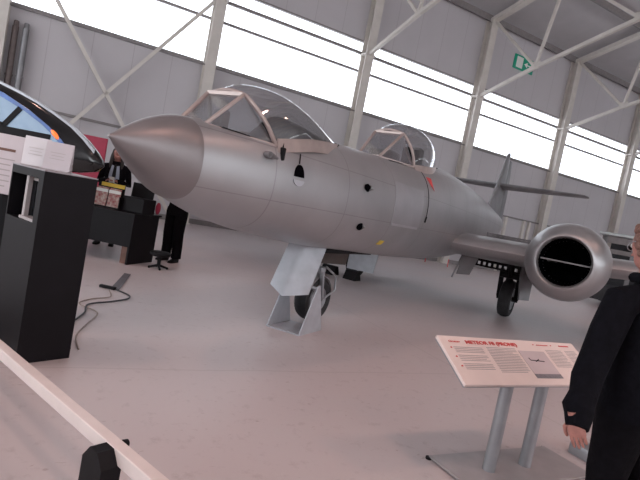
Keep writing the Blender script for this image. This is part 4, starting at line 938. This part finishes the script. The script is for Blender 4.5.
b = MB(); rings_body(b, [(vb(0, 0, .74), rt * .215, fwd * .15), (vb(0, -.01, .80), rt * .225, fwd * .165), (vb(0, 0, .95), rt * .215, fwd * .155), (vb(0, .0, 1.10), rt * .205, fwd * .15), (vb(0, .01, 1.22), rt * .205, fwd * .145), (vb(-.005, .02, 1.32), rt * .185, fwd * .115), (vb(-.01, .03, 1.385), rt * .125, fwd * .09), (vb(-.015, .05, 1.43), rt * .08, fwd * .075)], 32)
b.build('hooded_top', M['hoodie'], vis)
# hood lying on the shoulders
b = MB(); rings = []
for k in range(17):
    a = PI * (-.10 + 1.20 * k / 16); c = vb(-.012, .045, 1.405) + rt * math.cos(a) * .115 - fwd * math.sin(a) * .105
    o2 = (rt * math.cos(a) - fwd * math.sin(a)); hh = .028 + .024 * math.sin(max(0, min(PI, a)))
    rings.append([c + o2 * (.040 * math.cos(t)) + V((0, 0, hh * math.sin(t) - .5 * .03 * math.sin(max(0, min(PI, a))))) for t in [2 * PI * q / 12 for q in range(12)]])
b.loft(rings); b.tube([vb(-.012, -.065, 1.39), vb(-.012, -.12, 1.29), vb(-.012, -.14, 1.19)], [.08, .085, .03], 16); b.build('hood', M['hoodie'], vis)
# left arm hanging: joints taken from the photograph's sight lines
sh = rayp(618, 306, 2.36) - VB; el = rayp(587, 378, 2.26) - VB; wr = rayp(576, 428, 2.14) - VB
b = MB(); b.tube([vb(-.08, .02, 1.33), sh + V((.01, 0, .02)), sh.lerp(el, .35), sh.lerp(el, .7), el, el.lerp(wr, .35), el.lerp(wr, .60) + V((-.012, 0, 0)), el.lerp(wr, .74), wr + V((.004, 0, 0))], [.07, .082, .076, .070, .068, .060, .066, .060, .047], 20)
b.build('sleeve', M['hoodie'], vis)
dd = (rayp(580, 447, 2.13) - VB - wr); hand(None, wr - dd.normalized() * .045, dd, (.58, .81, 0), (-.81, .58, 0), .40, vis, .86)
b = MB(); s2 = vb(.18, .01, 1.24); e2 = vb(.25, .02, .98); w2 = vb(.22, .14, .78); b.tube([vb(.1, .02, 1.27), s2, e2, w2], [.065, .072, .058, .042], 18); b.build('sleeve', M['hoodie'], vis)
hand(None, w2, (0, 0, -1), -rt, fwd, .6, vis, .9)
for s in (1, -1):
    b = MB(); b.tube([vb(s * .095, 0, .84), vb(s * .10, 0, .78), vb(s * .10, .0, .60), vb(s * .10, .01, .45), vb(s * .10, -.02, .25), vb(s * .10, -.02, .06)], [.12, .122, .105, .09, .082, .078], 20); b.build('trouser_leg', M['trous'], vis)
    shoe(vb(s * .10, 0, 0), fwd + rt * s * .1, vis)

# ================================================================== LIGHT
w = bpy.data.worlds.new('World'); bpy.context.scene.world = w; w.use_nodes = True
bgn = w.node_tree.nodes['Background']; bgn.inputs['Color'].default_value = (.93, .96, 1.0, 1); bgn.inputs['Strength'].default_value = 2.6
# daylight through the rear glazing
def area(name, loc, look, sx, sy, power, col):
    l = bpy.data.lights.new(name, 'AREA'); l.shape = 'RECTANGLE'; l.size = sx; l.size_y = sy; l.energy = power; l.color = col
    o = bpy.data.objects.new(name, l); C.objects.link(o); o.location = loc; o.rotation_euler = (V(look) - V(loc)).to_track_quat('-Z', 'Y').to_euler(); return o
# high-bay lamps hanging from the rafters behind and above the viewer
k = 0
for (x, n) in ((-16, 14), (-8, 20), (0, 20), (8, 20), (-8, 27), (0, 27), (8, 27)):
    p = wl(x, n, rz(n) - 2.0); e = empty('high_bay_lamp', p)
    tag(e, 'round high bay lamp hanging from the roof rafters', 'lamp', 'high bay lamps above the hall')
    mb = MB(); mb.lathe([(.35, .05), (.30, .14), (.12, .26), (0, .36), (.0, .34), (.12, .24), (.3, .1)], (0, 0, 0), (0, 0, 1), 24); mb.tube([(0, 0, .34), (0, 0, 1.8)], .015, 6); mb.build('lamp_shade', M['grey'], e)
    mb = MB(); mb.sphere((0, 0, .12), .16, (1, 1, .8), 16); mb.build('bulb', M['lamp'], e)
    l = bpy.data.lights.new('lamp_light', 'SPOT'); l.energy = 620; l.color = (1.0, .60, .50); l.spot_size = math.radians(130); l.spot_blend = .8; l.shadow_soft_size = .35
    o = bpy.data.objects.new('lamp_light', l); C.objects.link(o); o.location = p + V((0, 0, -.1))

# ================================================================== CAMERA
cam = bpy.data.cameras.new('camera'); co = bpy.data.objects.new('camera', cam); C.objects.link(co)
cam.sensor_fit = 'HORIZONTAL'; cam.sensor_width = 36; cam.lens = F_PX / 640 * 36; cam.clip_start = .05; cam.clip_end = 300
co.matrix_world = Matrix.Translation(CAM) @ Matrix((_X, _Y, -_fw)).transposed().to_4x4()
sc = bpy.context.scene; sc.camera = co
sc.view_settings.view_transform = 'Standard'; sc.view_settings.look = 'None'; sc.view_settings.gamma = 1; sc.view_settings.use_curve_mapping = False
sc.view_settings.exposure = 0.42
